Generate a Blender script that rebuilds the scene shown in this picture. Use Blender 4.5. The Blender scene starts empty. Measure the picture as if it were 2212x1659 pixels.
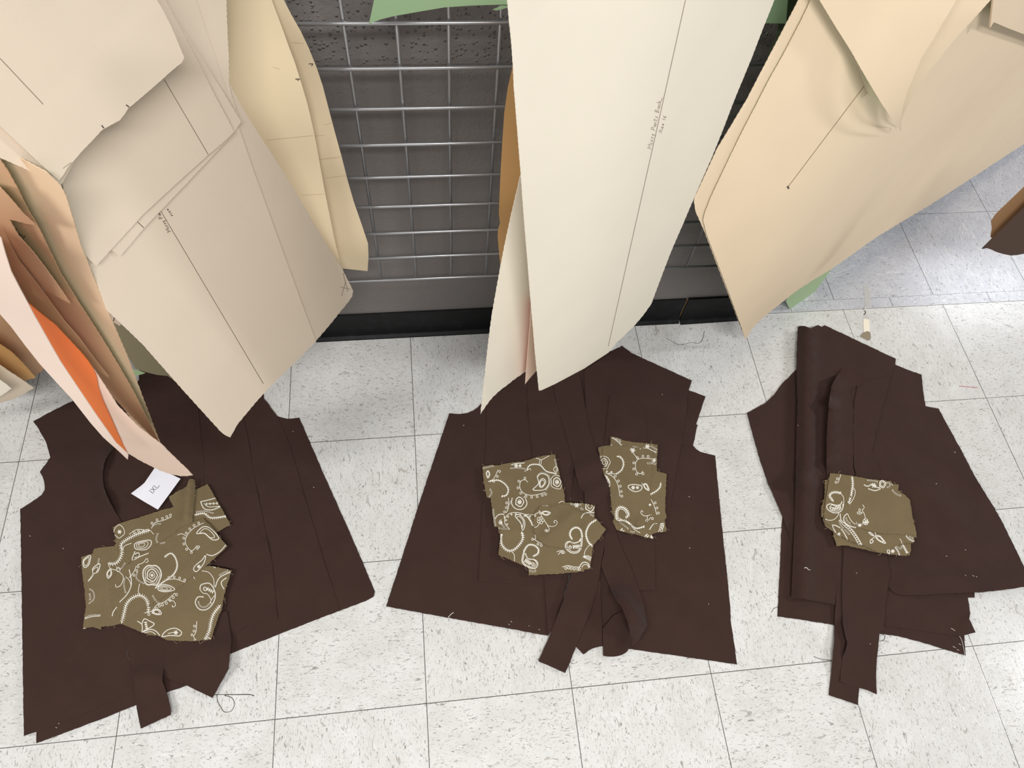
import bpy, bmesh, math, random
import numpy as np
from mathutils import Vector, Matrix, geometry
random.seed(7); rng = np.random.default_rng(7)
W, H = 2212, 1659
FPX = 1581.65
C = bpy.context.scene.collection

# ------------------------------------------------------------------ camera
def rotm():
    a, b, c = 0.508959, 0.136712, -0.223219
    def rz(t): return np.array([[math.cos(t), -math.sin(t), 0], [math.sin(t), math.cos(t), 0], [0, 0, 1]])
    rx = np.array([[1, 0, 0], [0, math.cos(a), -math.sin(a)], [0, math.sin(a), math.cos(a)]])
    return rz(c) @ rx @ rz(b)
RM = rotm()
CAM = np.array([0.660130, -1.074512, 1.650210])
cam_d = bpy.data.cameras.new('camera'); cam = bpy.data.objects.new('camera', cam_d); C.objects.link(cam)
cam_d.sensor_width = 36; cam_d.sensor_fit = 'HORIZONTAL'; cam_d.lens = FPX / W * 36
cam_d.clip_start = 0.02
m4 = Matrix.Identity(4)
for i in range(3):
    for j in range(3): m4[i][j] = RM[i][j]
    m4[i][3] = CAM[i]
cam.matrix_world = m4
bpy.context.scene.camera = cam

def ray(u, v):
    return RM @ np.array([(u - W / 2) / FPX, -(v - H / 2) / FPX, -1.0])
def onZ(u, v, z=0.0):
    d = ray(u, v); return CAM + d * ((z - CAM[2]) / d[2])
def onY(u, v, y):
    d = ray(u, v); return CAM + d * ((y - CAM[1]) / d[1])

# ------------------------------------------------------------------ surfaces
class Wallish:
    """an upright hanging sheet: vertical plane through the hem A-B at height h,
    moved off along its normal, leaning and curling by f(s, z)"""
    def __init__(s, A, B=None, h=0.4, off=0.0, lean=0.0, f=None, Y=None, dirv=None):
        if Y is not None:
            s.p = np.array([0, Y, h]); s.d = np.array([1.0, 0, 0])
        elif dirv is not None:
            s.p = onZ(*A, h); s.d = np.array([dirv[0], dirv[1], 0.0]) / math.hypot(*dirv)
        else:
            a, b = onZ(*A, h), onZ(*B, h); s.p = a; d = b - a; s.d = d / np.linalg.norm(d)
        n = np.array([s.d[1], -s.d[0], 0])
        if n @ (CAM - s.p) < 0: n = -n
        s.n, s.off, s.lean, s.f, s.h = n, off, lean, f, h
    def g(s, X):
        r = s.off + s.lean * (X[2] - s.h)
        if s.f: r += s.f((X - s.p) @ s.d, X[2])
        return r
    def __call__(s, u, v):
        d = ray(u, v); c0 = s.n @ (CAM - s.p); k = s.n @ d
        def F(t):
            X = CAM + d * t; return c0 + k * t - s.g(X)
        t0 = -c0 / k; f0 = F(t0); t1 = t0 - f0 / k
        for _ in range(8):
            f1 = F(t1)
            if abs(f1) < 2e-5: return CAM + d * t1
            if abs(f1 - f0) < 1e-12: break
            t0, f0, t1 = t1, f1, t1 - max(-.2, min(.2, f1 * (t1 - t0) / (f1 - f0)))
        t = .15; fa = F(t)                      # fall back: march out from the eye, then bisect
        while t < 4:
            fb = F(t + .02)
            if fa * fb <= 0:
                a, b = t, t + .02
                for _ in range(18):
                    m = (a + b) / 2
                    if F(m) * fa <= 0: b = m
                    else: a = m
                return CAM + d * (a + b) / 2
            t += .02; fa = fb
        return CAM + d * (-c0 / k)
class Flat:
    """a cloth lying on the floor at height z, with ridges (u1,v1,u2,v2,radius,height)"""
    def __init__(s, z, ridges=(), wob=0.0, seed=0):
        s.z = z; s.r = []
        for u1, v1, u2, v2, rad, h in ridges: s.r.append((onZ(u1, v1, z)[:2], onZ(u2, v2, z)[:2], rad, h))
        s.wob = wob; s.seed = seed
    def g(s, X):
        z = s.z
        for a, b, rad, h in s.r:
            ab = b - a; t = max(0, min(1, ((X[:2] - a) @ ab) / max(ab @ ab, 1e-9)))
            q = X[:2] - a - ab * t; z += h * math.exp(-(q @ q) / rad ** 2)
        if s.wob:
            x, y = X[0], X[1]; k = s.seed
            z += s.wob * (math.sin(x * 23 + k * 1.7 + 2 * math.sin(y * 17 + k)) * math.sin(y * 19 + k * 2.3 + 1.5 * math.sin(x * 13)) + 1) * 0.5
        return z
    def __call__(s, u, v):
        z = s.z; X = None
        for _ in range(6): X = onZ(u, v, z); z = s.g(X)
        return X

# ------------------------------------------------------------------ materials
def srgb(r, g, b):
    def f(c):
        c /= 255; return c / 12.92 if c <= .04045 else ((c + .055) / 1.055) ** 2.4
    return (f(r), f(g), f(b), 1)
def new_mat(name):
    m = bpy.data.materials.new(name); m.use_nodes = True
    nt = m.node_tree; b = nt.nodes['Principled BSDF']; return m, nt, b
def N(nt, t, **k):
    n = nt.nodes.new(t)
    for a, v in k.items(): setattr(n, a, v)
    return n
def paper_mat(name, col, var=0.04, rough=.62, bump=.04, glow=None, gf=.3):
    m, nt, b = new_mat(name)
    tc = N(nt, 'ShaderNodeTexCoord')
    n1 = N(nt, 'ShaderNodeTexNoise'); n1.inputs['Scale'].default_value = 9; n1.inputs['Detail'].default_value = 3
    n2 = N(nt, 'ShaderNodeTexNoise'); n2.inputs['Scale'].default_value = 420; n2.inputs['Detail'].default_value = 2
    nt.links.new(tc.outputs['Object'], n1.inputs['Vector']); nt.links.new(tc.outputs['Object'], n2.inputs['Vector'])
    mx = N(nt, 'ShaderNodeMix', data_type='RGBA')
    c = srgb(*col); mx.inputs[6].default_value = tuple(x * (1 - var) for x in c[:3]) + (1,)
    mx.inputs[7].default_value = tuple(min(1, x * (1 + var)) for x in c[:3]) + (1,)
    nt.links.new(n1.outputs['Fac'], mx.inputs[0]); nt.links.new(mx.outputs[2], b.inputs['Base Color'])
    bp = N(nt, 'ShaderNodeBump'); bp.inputs['Strength'].default_value = bump; bp.inputs['Distance'].default_value = .002
    nt.links.new(n2.outputs['Fac'], bp.inputs['Height']); nt.links.new(bp.outputs['Normal'], b.inputs['Normal'])
    b.inputs['Roughness'].default_value = rough; b.inputs['Specular IOR Level'].default_value = .3
    if glow:   # thin paper lets some light through
        tr = N(nt, 'ShaderNodeBsdfTranslucent'); tr.inputs[0].default_value = srgb(*glow)
        ms = N(nt, 'ShaderNodeMixShader'); ms.inputs[0].default_value = gf
        nt.links.new(b.outputs[0], ms.inputs[1]); nt.links.new(tr.outputs[0], ms.inputs[2]); nt.links.new(ms.outputs[0], nt.nodes['Material Output'].inputs[0])
    return m
def cloth_mat(name, col, weave=1400, sheen=.1, bump=.25, wr=.65, var=.16):
    m, nt, b = new_mat(name)
    tc = N(nt, 'ShaderNodeTexCoord')
    wv = N(nt, 'ShaderNodeTexNoise'); wv.inputs['Scale'].default_value = weave
    n1 = N(nt, 'ShaderNodeTexNoise'); n1.inputs['Scale'].default_value = 14; n1.inputs['Detail'].default_value = 4
    nt.links.new(tc.outputs['Object'], n1.inputs['Vector']); nt.links.new(tc.outputs['Object'], wv.inputs['Vector'])
    mx = N(nt, 'ShaderNodeMix', data_type='RGBA'); c = srgb(*col)
    mx.inputs[6].default_value = tuple(x * (1 - var) for x in c[:3]) + (1,); mx.inputs[7].default_value = tuple(x * (1 + var) for x in c[:3]) + (1,)
    nt.links.new(n1.outputs['Fac'], mx.inputs[0])
    mx2 = N(nt, 'ShaderNodeMix', data_type='RGBA', blend_type='MULTIPLY'); mx2.inputs[0].default_value = .35
    nt.links.new(mx.outputs[2], mx2.inputs[6]); nt.links.new(wv.outputs['Fac'], mx2.inputs[7])
    mul = N(nt, 'ShaderNodeMix', data_type='RGBA', blend_type='MULTIPLY'); mul.inputs[0].default_value = 1
    mul.inputs[7].default_value = (1.2, 1.2, 1.2, 1); nt.links.new(mx2.outputs[2], mul.inputs[6])
    nt.links.new(mul.outputs[2], b.inputs['Base Color'])
    n3 = N(nt, 'ShaderNodeTexNoise'); n3.inputs['Scale'].default_value = 22; n3.inputs['Detail'].default_value = 2
    nt.links.new(tc.outputs['Object'], n3.inputs['Vector'])
    b1 = N(nt, 'ShaderNodeBump'); b1.inputs['Strength'].default_value = bump; b1.inputs['Distance'].default_value = .0006
    b2 = N(nt, 'ShaderNodeBump'); b2.inputs['Strength'].default_value = wr; b2.inputs['Distance'].default_value = .006
    nt.links.new(wv.outputs['Fac'], b1.inputs['Height']); nt.links.new(n3.outputs['Fac'], b2.inputs['Height'])
    nt.links.new(b1.outputs['Normal'], b2.inputs['Normal']); nt.links.new(b2.outputs['Normal'], b.inputs['Normal'])
    b.inputs['Roughness'].default_value = .92; b.inputs['Specular IOR Level'].default_value = .12
    b.inputs['Sheen Weight'].default_value = sheen
    return m
def plain(name, col, rough=.5, metal=0, spec=.4):
    m, nt, b = new_mat(name); b.inputs['Base Color'].default_value = srgb(*col)
    b.inputs['Roughness'].default_value = rough; b.inputs['Metallic'].default_value = metal; b.inputs['Specular IOR Level'].default_value = spec
    nz = N(nt, 'ShaderNodeTexNoise'); nz.inputs['Scale'].default_value = 60
    mr = N(nt, 'ShaderNodeMapRange'); mr.inputs[3].default_value = max(0, rough - .08); mr.inputs[4].default_value = min(1, rough + .08)
    nt.links.new(nz.outputs['Fac'], mr.inputs[0]); nt.links.new(mr.outputs[0], b.inputs['Roughness'])
    return m
M = dict(
    cream=paper_mat('cream_paper', (247, 238, 220)),
    pinkish=paper_mat('pink_paper', (250, 228, 212), glow=(255, 190, 120), gf=.1),
    tan2=paper_mat('tawny_paper', (230, 202, 168)),
    dusk=paper_mat('shaded_olive_paper', (150, 140, 112)),  # shade deep behind the bundle is mixed into this darker tone
    ivory=paper_mat('ivory_paper', (243, 226, 204)),
    tan=paper_mat('tan_paper', (251, 228, 196)),
    peach=paper_mat('peach_paper', (243, 216, 196)),
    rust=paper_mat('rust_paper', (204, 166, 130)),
    orange=paper_mat('orange_glow_paper', (236, 122, 52)),
    kraft=paper_mat('kraft_paper', (228, 209, 175), var=.06),
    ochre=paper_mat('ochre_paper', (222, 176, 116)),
    green=paper_mat('green_paper', (150, 178, 138)),
    leaf=paper_mat('leaf_green_paper', (112, 172, 84)),
    sage=paper_mat('sage_paper', (182, 208, 162)),
    board=paper_mat('brown_board', (86, 66, 56)),
    boardt=paper_mat('tan_board', (160, 124, 88)),
    card=paper_mat('white_card', (240, 240, 248)),
    jline=plain('faint_pencil', (150, 122, 92), .7),
    pencil=plain('pencil_line', (150, 134, 118), .7),
    crease=plain('kraft_crease', (196, 178, 142), .7),
    ink=plain('dark_pencil', (92, 80, 70), .7),
    brown=cloth_mat('brown_fabric', (62, 44, 39)),
    olive=cloth_mat('olive_fabric', (118, 103, 76), weave=900, wr=.5),
    thread=plain('white_thread', (246, 242, 230), .6),
    dthread=plain('dark_thread', (70, 62, 56), .8),
    lint=plain('lint', (205, 200, 195), .9),
    steel=plain('chrome_wire', (190, 190, 192), .32, .75),
    black=None, tapec=None)

# ------------------------------------------------------------------ objects
def tag(o, label=None, cat=None, group=None, kind=None):
    if label: o['label'] = label
    if cat: o['category'] = cat
    if group: o['group'] = group
    if kind: o['kind'] = kind
    return o
def empty(name, loc):
    o = bpy.data.objects.new(name, None); o.location = loc; o.empty_display_size = .05; C.objects.link(o); return o
def link_mesh(name, verts, faces, mats, fmat=None, parent=None, smooth=True, recenter=True):
    vs = np.array(verts, float)
    o0 = np.zeros(3)
    if parent is not None: o0 = np.array(parent.location) if parent.parent is None else np.array(parent.location) + np.array(parent.parent.location)
    elif recenter:
        o0 = vs.mean(0); o0[2] = vs[:, 2].min()
    me = bpy.data.meshes.new(name); me.from_pydata([tuple(x) for x in vs - o0], [], faces)
    for m in mats: me.materials.append(m)
    if fmat is not None: me.polygons.foreach_set('material_index', fmat)
    me.polygons.foreach_set('use_smooth', [smooth] * len(me.polygons)); me.update()
    o = bpy.data.objects.new(name, me); C.objects.link(o)
    if parent is not None: o.parent = parent
    else: o.location = o0
    return o
def inside(p, poly):
    x, y = p; c = False; n = len(poly); j = n - 1
    for i in range(n):
        xi, yi = poly[i]; xj, yj = poly[j]
        if (yi > y) != (yj > y) and x < (xj - xi) * (y - yi) / (yj - yi) + xi: c = not c
        j = i
    return c
def catmull(pts, k=6):
    P = [np.array(p, float) for p in pts]
    if len(P) < 3: return [tuple(p) for p in P]
    closed = np.allclose(P[0], P[-1])
    out = []
    n = len(P)
    for i in range(n - 1):
        p0 = P[i - 1] if i > 0 else (P[-2] if closed else P[0]); p1, p2 = P[i], P[i + 1]
        p3 = P[i + 2] if i + 2 < n else (P[1] if closed else P[-1])
        for q in range(k):
            t = q / k
            out.append(tuple(.5 * (2 * p1 + (p2 - p0) * t + (2 * p0 - 5 * p1 + 4 * p2 - p3) * t * t + (3 * p1 - p0 - 3 * p2 + p3) * t ** 3)))
    out.append(tuple(P[-1])); return out
def sheet(name, poly, surf, mat, back=None, t=.0009, grid=20, pink=0.0, marks=(), parent=None, fray=0.0, step=6):
    """a cut piece of paper or cloth: outline -> triangulated skin of real thickness on its surface"""
    bd = []; n = len(poly); k = 0
    for i in range(n):
        a, b = np.array(poly[i], float), np.array(poly[(i + 1) % n], float)
        L = np.linalg.norm(b - a); m = max(1, int(L / step)); nn = np.array([-(b - a)[1], (b - a)[0]]) / max(L, 1e-6)
        for q in range(m):
            p = a + (b - a) * q / m
            if 0 < q: p = p + nn * ((pink * .5 * (1 if k % 2 else -1)) + fray * random.uniform(-1, 1))
            k += 1; bd.append(tuple(p))
    xs = [p[0] for p in poly]; ys = [p[1] for p in poly]
    pts = list(bd)
    y = min(ys) + grid * .5; r = 0
    bda = np.array(bd)
    while y < max(ys):
        x = min(xs) + grid * (.5 if r % 2 else 0)
        while x < max(xs):
            if inside((x, y), bd) and np.min(np.abs(bda - (x, y)).sum(1)) > grid * .45: pts.append((x, y))
            x += grid
        y += grid * .87; r += 1
    nb = len(bd)
    vv, ee, ff, ov, oe, of = geometry.delaunay_2d_cdt([Vector(p) for p in pts], [(i, (i + 1) % nb) for i in range(nb)], [list(range(nb))], 1, 1e-5)
    P2 = [(v.x, v.y) for v in vv]
    P3 = np.array([surf(*p) for p in P2])
    tri = []
    for f in ff:
        a, b, c = P3[f[0]], P3[f[1]], P3[f[2]]
        nrm = np.cross(b - a, c - a)
        tri.append(tuple(f) if nrm @ (CAM - a) > 0 else tuple(reversed(f)))
    NV = np.zeros_like(P3)
    for f in tri:
        a, b, c = (P3[q] for q in f); nr = np.cross(b - a, c - a)
        for q in f: NV[q] += nr
    NV /= np.maximum(np.linalg.norm(NV, axis=1, keepdims=True), 1e-12)
    nv = len(P3); verts = list(P3) + list(P3 - NV * t)
    faces = list(tri); fm = [0] * len(tri)
    bi = 1 if back else 0
    faces += [tuple(q + nv for q in reversed(f)) for f in tri]; fm += [bi] * len(tri)
    cnt = {}
    for f in tri:
        for i in range(3):
            e = (f[i], f[(i + 1) % 3]); cnt[tuple(sorted(e))] = (cnt.get(tuple(sorted(e)), (0, e))[0] + 1, e)
    rim = {}
    def rv(q):
        if q not in rim: rim[q] = len(verts); verts.append(verts[q])
        return rim[q]
    for c_, e in cnt.values():
        if c_ == 1: faces.append((rv(e[1]), rv(e[0]), rv(e[0] + nv), rv(e[1] + nv))); fm.append(0)
    mats = [mat] + ([back] if back else [])
    for mk in marks:
        pl, wd, mm = mk[0], mk[1], mk[2]; lift = mk[3] if len(mk) > 3 else .0005
        if mm not in mats: mats.append(mm)
        mi = mats.index(mm)
        P = [np.array(p, float) for p in pl]; prev = None
        for i, p in enumerate(P):
            tdir = (P[min(i + 1, len(P) - 1)] - P[max(i - 1, 0)]); tdir /= max(np.linalg.norm(tdir), 1e-6)
            nn = np.array([-tdir[1], tdir[0]]) * wd / 2
            if len(mk) < 5 and not inside(tuple(p), poly): prev = None; continue
            q = []
            for sgn in (1, -1):
                X = surf(*(p + nn * sgn)); dd = CAM - X; q.append(X + dd / np.linalg.norm(dd) * lift)
            i0 = len(verts); verts += q
            if prev is not None:
                a, b, c, d = prev, prev + 1, i0 + 1, i0
                nr = np.cross(verts[b] - verts[a], verts[c] - verts[a])
                faces.append((a, b, c, d) if nr @ (CAM - verts[a]) > 0 else (d, c, b, a)); fm.append(mi)
            prev = i0
    # flatten edge shading: keep skin smooth, rim sharp by angle
    o = link_mesh(name, verts, faces, mats, fm, parent)
    return o
def thing(name, label, cat, *a, group=None, **k):
    return tag(sheet(name, *a, **k), label, cat, group)
def tube(name, pts, rad, mat, parent=None, seg=8, join=None):
    vs, fs = [], []
    P = [np.array(p, float) for p in pts]
    for i, p in enumerate(P):
        d = P[min(i + 1, len(P) - 1)] - P[max(i - 1, 0)]; d /= max(np.linalg.norm(d), 1e-9)
        up = np.array([0, 0, 1.]) if abs(d[2]) < .9 else np.array([1., 0, 0])
        a = np.cross(d, up); a /= np.linalg.norm(a); b = np.cross(d, a)
        for k in range(seg):
            th = 2 * math.pi * k / seg; vs.append(p + rad * (a * math.cos(th) + b * math.sin(th)))
    for i in range(len(P) - 1):
        for k in range(seg): fs.append((i * seg + k, i * seg + (k + 1) % seg, (i + 1) * seg + (k + 1) % seg, (i + 1) * seg + k))
    fs.append(tuple(range(seg - 1, -1, -1))); fs.append(tuple((len(P) - 1) * seg + k for k in range(seg)))
    return link_mesh(name, vs, fs, [mat], None, parent)

# ------------------------------------------------------------------ handwriting
LET = {
 'M': [[(0, 0), (.1, 1), (.45, .3), (.8, 1), (.9, 0)]], 'P': [[(0, 0), (.1, 1), (.55, .9), (.55, .55), (.1, .45)]],
 'B': [[(0, 0), (.1, 1), (.5, .85), (.1, .5), (.6, .3), (0, 0)]], 'i': [[(0, .55), (.05, 0), (.2, .1)], [(0, .8), (.05, .85)]],
 's': [[(.4, .5), (.1, .45), (.35, .2), (0, .02)]], 'y': [[(0, .5), (.15, .15), (.4, .5)], [(.4, .5), (.1, -.45)]],
 'a': [[(.4, .45), (.05, .4), (.05, .05), (.35, .1), (.4, .45), (.5, 0)]], 'n': [[(0, 0), (.05, .45), (.3, .45), (.4, 0)]],
 't': [[(.15, .9), (.15, 0), (.35, .05)], [(-.05, .6), (.4, .6)]], 'c': [[(.4, .45), (.05, .35), (.1, .02), (.42, .08)]],
 'k': [[(0, 1), (0, 0)], [(.4, .5), (.02, .25), (.45, 0)], [(.45, 0), (1.2, -.1)]], 'S': [[(.5, .9), (.1, .75), (.45, .35), (0, .02)]],
 'z': [[(0, .45), (.4, .45), (0, 0), (.45, 0)]], 'e': [[(.05, .25), (.4, .3), (.2, .5), (.03, .2), (.4, .03)]],
 '1': [[(.1, 1), (.1, 0)]], '6': [[(.45, 1), (.05, .4), (.2, 0), (.45, .25), (.1, .4)]],
 'X': [[(0, 1), (.6, 0)], [(.6, 1), (0, 0)]], 'L': [[(0, 1), (0, 0), (.6, 0)]],
 'F': [[(0, 0), (.05, 1), (.5, 1)], [(.05, .55), (.4, .55)]], 'r': [[(0, 0), (.05, .45), (.3, .4)]], 'o': [[(.2, .45), (0, .2), (.2, 0), (.4, .25), (.2, .45)]],
}
ADV = {'M': 1.15, 'i': .35, '1': .35, 'P': .75, 'B': .8, 'X': .85, 'L': .8, ' ': .6}
def write(text, p0, p1, h, wd, mat, lift=.0006):
    p0, p1 = np.array(p0, float), np.array(p1, float); d = (p1 - p0); L = np.linalg.norm(d); d /= L; up = np.array([d[1], -d[0]])
    tot = sum(ADV.get(c, .6) for c in text); sx = L / tot; x = 0; out = []
    for c in text:
        for st in LET.get(c, []):
            pts = [tuple(p0 + d * (x + q[0]) * sx + up * q[1] * h) for q in st]
            dense = []
            for i in range(len(pts) - 1):
                a, b = np.array(pts[i]), np.array(pts[i + 1]); dense += [tuple(a + (b - a) * t) for t in (0, .5)]
            dense.append(pts[-1]); out.append((dense, wd, mat, lift))
        x += ADV.get(c, .6)
    return out
def line(p0, p1, wd, mat, lift=.0005, k=24):
    a, b = np.array(p0, float), np.array(p1, float)
    return ([tuple(a + (b - a) * i / k) for i in range(k + 1)], wd, mat, lift)

# =================================================================== THE SETTING
T = .3048
def floor_mat(name='vinyl_tile_floor', ca=(228, 228, 226), cb=(215, 214, 211)):
    m, nt, b = new_mat(name); L = nt.links.new
    uv = N(nt, 'ShaderNodeUVMap'); uv.uv_map = 'tile'
    sp = N(nt, 'ShaderNodeSeparateXYZ'); L(uv.outputs[0], sp.inputs[0])
    def mth(op, a, b_=None, c=None):
        n = N(nt, 'ShaderNodeMath', operation=op)
        for i, v in enumerate((a, b_, c)):
            if v is None: continue
            if isinstance(v, (int, float)): n.inputs[i].default_value = v
            else: L(v, n.inputs[i])
        return n.outputs[0]
    x, y = sp.outputs[0], sp.outputs[1]
    ix, iy = mth('FLOOR', x), mth('FLOOR', y); fx, fy = mth('FRACT', x), mth('FRACT', y)
    par = mth('MODULO', mth('ADD', mth('ADD', ix, iy), 100), 2)
    edge = mth('MINIMUM', mth('MINIMUM', fx, mth('SUBTRACT', 1, fx)), mth('MINIMUM', fy, mth('SUBTRACT', 1, fy)))
    def mixf(a, b_, f): return mth('ADD', mth('MULTIPLY', a, mth('SUBTRACT', 1, f)), mth('MULTIPLY', b_, f))
    la, lb = mixf(fx, fy, par), mixf(fy, fx, par)      # la across the grain, lb along it
    wn = N(nt, 'ShaderNodeTexWhiteNoise', noise_dimensions='2D'); cv = N(nt, 'ShaderNodeCombineXYZ'); L(ix, cv.inputs[0]); L(iy, cv.inputs[1]); L(cv.outputs[0], wn.inputs['Vector'])
    rnd = wn.outputs['Value']
    def flecks(sa, sb, lo, hi, dist, zz, det=2):
        c = N(nt, 'ShaderNodeCombineXYZ'); L(mth('MULTIPLY', la, sa), c.inputs[0]); L(mth('MULTIPLY', lb, sb), c.inputs[1]); L(mth('ADD', mth('MULTIPLY', rnd, 57), zz), c.inputs[2])
        n = N(nt, 'ShaderNodeTexNoise'); n.inputs['Scale'].default_value = 1; n.inputs['Detail'].default_value = det; n.inputs['Distortion'].default_value = dist
        L(c.outputs[0], n.inputs['Vector'])
        r = N(nt, 'ShaderNodeMapRange'); r.inputs[1].default_value = lo; r.inputs[2].default_value = hi; L(n.outputs['Fac'], r.inputs[0]); return r.outputs[0]
    f1 = flecks(76, 27, .63, .68, 1.2, 0)
    f2 = flecks(130, 46, .60, .68, .9, 11)
    f3 = flecks(20, 8, .70, .72, .8, 23)
    cl = flecks(5, 4, .3, .7, .6, 31, 4)
    sm = flecks(40, 9, .55, .75, 1.5, 47)
    def mix(a, col, f, typ='MIX'):
        n = N(nt, 'ShaderNodeMix', data_type='RGBA', blend_type=typ)
        if isinstance(a, tuple): n.inputs[6].default_value = a
        else: L(a, n.inputs[6])
        n.inputs[7].default_value = col; L(f, n.inputs[0]); return n.outputs[2]
    base = mix(srgb(*ca), srgb(*cb), cl)
    base = mix(base, srgb(236, 235, 233), mth('MULTIPLY', sm, .7))
    base = mix(base, srgb(196, 190, 182), mth('MULTIPLY', rnd, .12))
    base = mix(base, srgb(122, 116, 108), mth('MULTIPLY', f2, .55))
    base = mix(base, srgb(98, 92, 86), mth('MULTIPLY', f1, .62))
    base = mix(base, srgb(138, 130, 118), mth('MULTIPLY', f3, .45))
    gl = N(nt, 'ShaderNodeMapRange'); gl.inputs[1].default_value = .0017; gl.inputs[2].default_value = .0034; gl.inputs[3].default_value = 1; gl.inputs[4].default_value = 0; L(edge, gl.inputs[0])
    base = mix(base, srgb(84, 80, 78), gl.outputs[0])
    L(base, b.inputs['Base Color'])
    tc = N(nt, 'ShaderNodeTexCoord')
    sc = N(nt, 'ShaderNodeTexNoise'); sc.inputs['Scale'].default_value = 18; sc.inputs['Detail'].default_value = 8; L(tc.outputs['Object'], sc.inputs['Vector'])
    rr = N(nt, 'ShaderNodeMapRange'); rr.inputs[3].default_value = .12; rr.inputs[4].default_value = .24; L(sc.outputs['Fac'], rr.inputs[0]); L(rr.outputs[0], b.inputs['Roughness'])
    b.inputs['Specular IOR Level'].default_value = .5
    mp = N(nt, 'ShaderNodeMapping'); mp.inputs['Rotation'].default_value = (0, 0, .9); mp.inputs['Scale'].default_value = (160, 14, 1); L(tc.outputs['Object'], mp.inputs[0])
    s2 = N(nt, 'ShaderNodeTexNoise'); s2.inputs['Scale'].default_value = 1; s2.inputs['Detail'].default_value = 3; L(mp.outputs[0], s2.inputs['Vector'])
    hh = mth('ADD', mth('MULTIPLY', s2.outputs['Fac'], .5), mth('SUBTRACT', mth('MULTIPLY', f1, .6), mth('MULTIPLY', gl.outputs[0], 1.5)))
    bp = N(nt, 'ShaderNodeBump'); bp.inputs['Strength'].default_value = .12; bp.inputs['Distance'].default_value = .0015; L(hh, bp.inputs['Height']); L(bp.outputs['Normal'], b.inputs['Normal'])
    return m
def make_floor():
    # three laid areas: this room's tiles, the cut strip past the wall's end, the next room's tiles
    x0, x1 = -2.2, 5.5
    rects = [(x0, x1, -3.2, .002, lambda x, y: (x / T, -y / T)),
             (x0, x1, .002, .035, lambda x, y: ((x - .0) / T + .5, .28 + y / T)),
             (x0, x1, .035, 3.2, lambda x, y: ((x + .0156) / T, 40 - (y - .035) / T))]
    vs, fs, uvs = [], [], []
    for a, b, c, d, fn in rects:
        i = len(vs); q = [(a, c), (b, c), (b, d), (a, d)]; vs += [(p[0], p[1], 0) for p in q]; fs.append((i, i + 1, i + 2, i + 3)); uvs += [fn(*p) for p in q]
    o = link_mesh('floor', vs, fs, [floor_mat(), floor_mat('blue_grey_tile_floor', (206, 207, 214), (194, 195, 203))], [0, 1, 1], None, False, False); o.location = (0, 0, 0)
    ul = o.data.uv_layers.new(name='tile')
    for i, uvv in enumerate(uvs): ul.data[i].uv = uvv
    tag(o, kind='structure'); return o
floor = make_floor()

def wall_mat():
    m, nt, b = new_mat('grey_painted_block'); L = nt.links.new
    tc = N(nt, 'ShaderNodeTexCoord')
    n1 = N(nt, 'ShaderNodeTexNoise'); n1.inputs['Scale'].default_value = 6; n1.inputs['Detail'].default_value = 5; L(tc.outputs['Object'], n1.inputs['Vector'])
    mx = N(nt, 'ShaderNodeMix', data_type='RGBA'); mx.inputs[6].default_value = srgb(116, 111, 108); mx.inputs[7].default_value = srgb(131, 125, 122); L(n1.outputs['Fac'], mx.inputs[0]); L(mx.outputs[2], b.inputs['Base Color'])
    vo = N(nt, 'ShaderNodeTexVoronoi'); vo.inputs['Scale'].default_value = 150; L(tc.outputs['Object'], vo.inputs['Vector'])
    sp = N(nt, 'ShaderNodeSeparateColor'); L(vo.outputs['Color'], sp.inputs[0])
    gt = N(nt, 'ShaderNodeMath', operation='GREATER_THAN'); gt.inputs[1].default_value = .62; L(sp.outputs[0], gt.inputs[0])
    mr = N(nt, 'ShaderNodeMapRange'); mr.inputs[1].default_value = .0; mr.inputs[2].default_value = .45; mr.inputs[3].default_value = 1; mr.inputs[4].default_value = 0; L(vo.outputs['Distance'], mr.inputs[0])
    bl = N(nt, 'ShaderNodeMath', operation='MULTIPLY'); L(gt.outputs[0], bl.inputs[0]); L(mr.outputs[0], bl.inputs[1])
    # blisters stand mainly on the upper course
    sx = N(nt, 'ShaderNodeSeparateXYZ'); L(tc.outputs['Object'], sx.inputs[0])
    zr = N(nt, 'ShaderNodeMapRange'); zr.inputs[1].default_value = .80; zr.inputs[2].default_value = .86; zr.inputs[3].default_value = .12; zr.inputs[4].default_value = 1; L(sx.outputs[2], zr.inputs[0])
    b2 = N(nt, 'ShaderNodeMath', operation='MULTIPLY'); L(bl.outputs[0], b2.inputs[0]); L(zr.outputs[0], b2.inputs[1])
    n2 = N(nt, 'ShaderNodeTexNoise'); n2.inputs['Scale'].default_value = 130; n2.inputs['Detail'].default_value = 4; L(tc.outputs['Object'], n2.inputs['Vector'])
    ad = N(nt, 'ShaderNodeMath', operation='MULTIPLY_ADD'); ad.inputs[1].default_value = .35; L(n2.outputs['Fac'], ad.inputs[0]); L(b2.outputs[0], ad.inputs[2])
    bp = N(nt, 'ShaderNodeBump'); bp.inputs['Strength'].default_value = .9; bp.inputs['Distance'].default_value = .005; L(ad.outputs[0], bp.inputs['Height']); L(bp.outputs['Normal'], b.inputs['Normal'])
    b.inputs['Roughness'].default_value = .5; b.inputs['Specular IOR Level'].default_value = .35
    return m
WX0, WX1 = -2.2, 1.56
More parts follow.
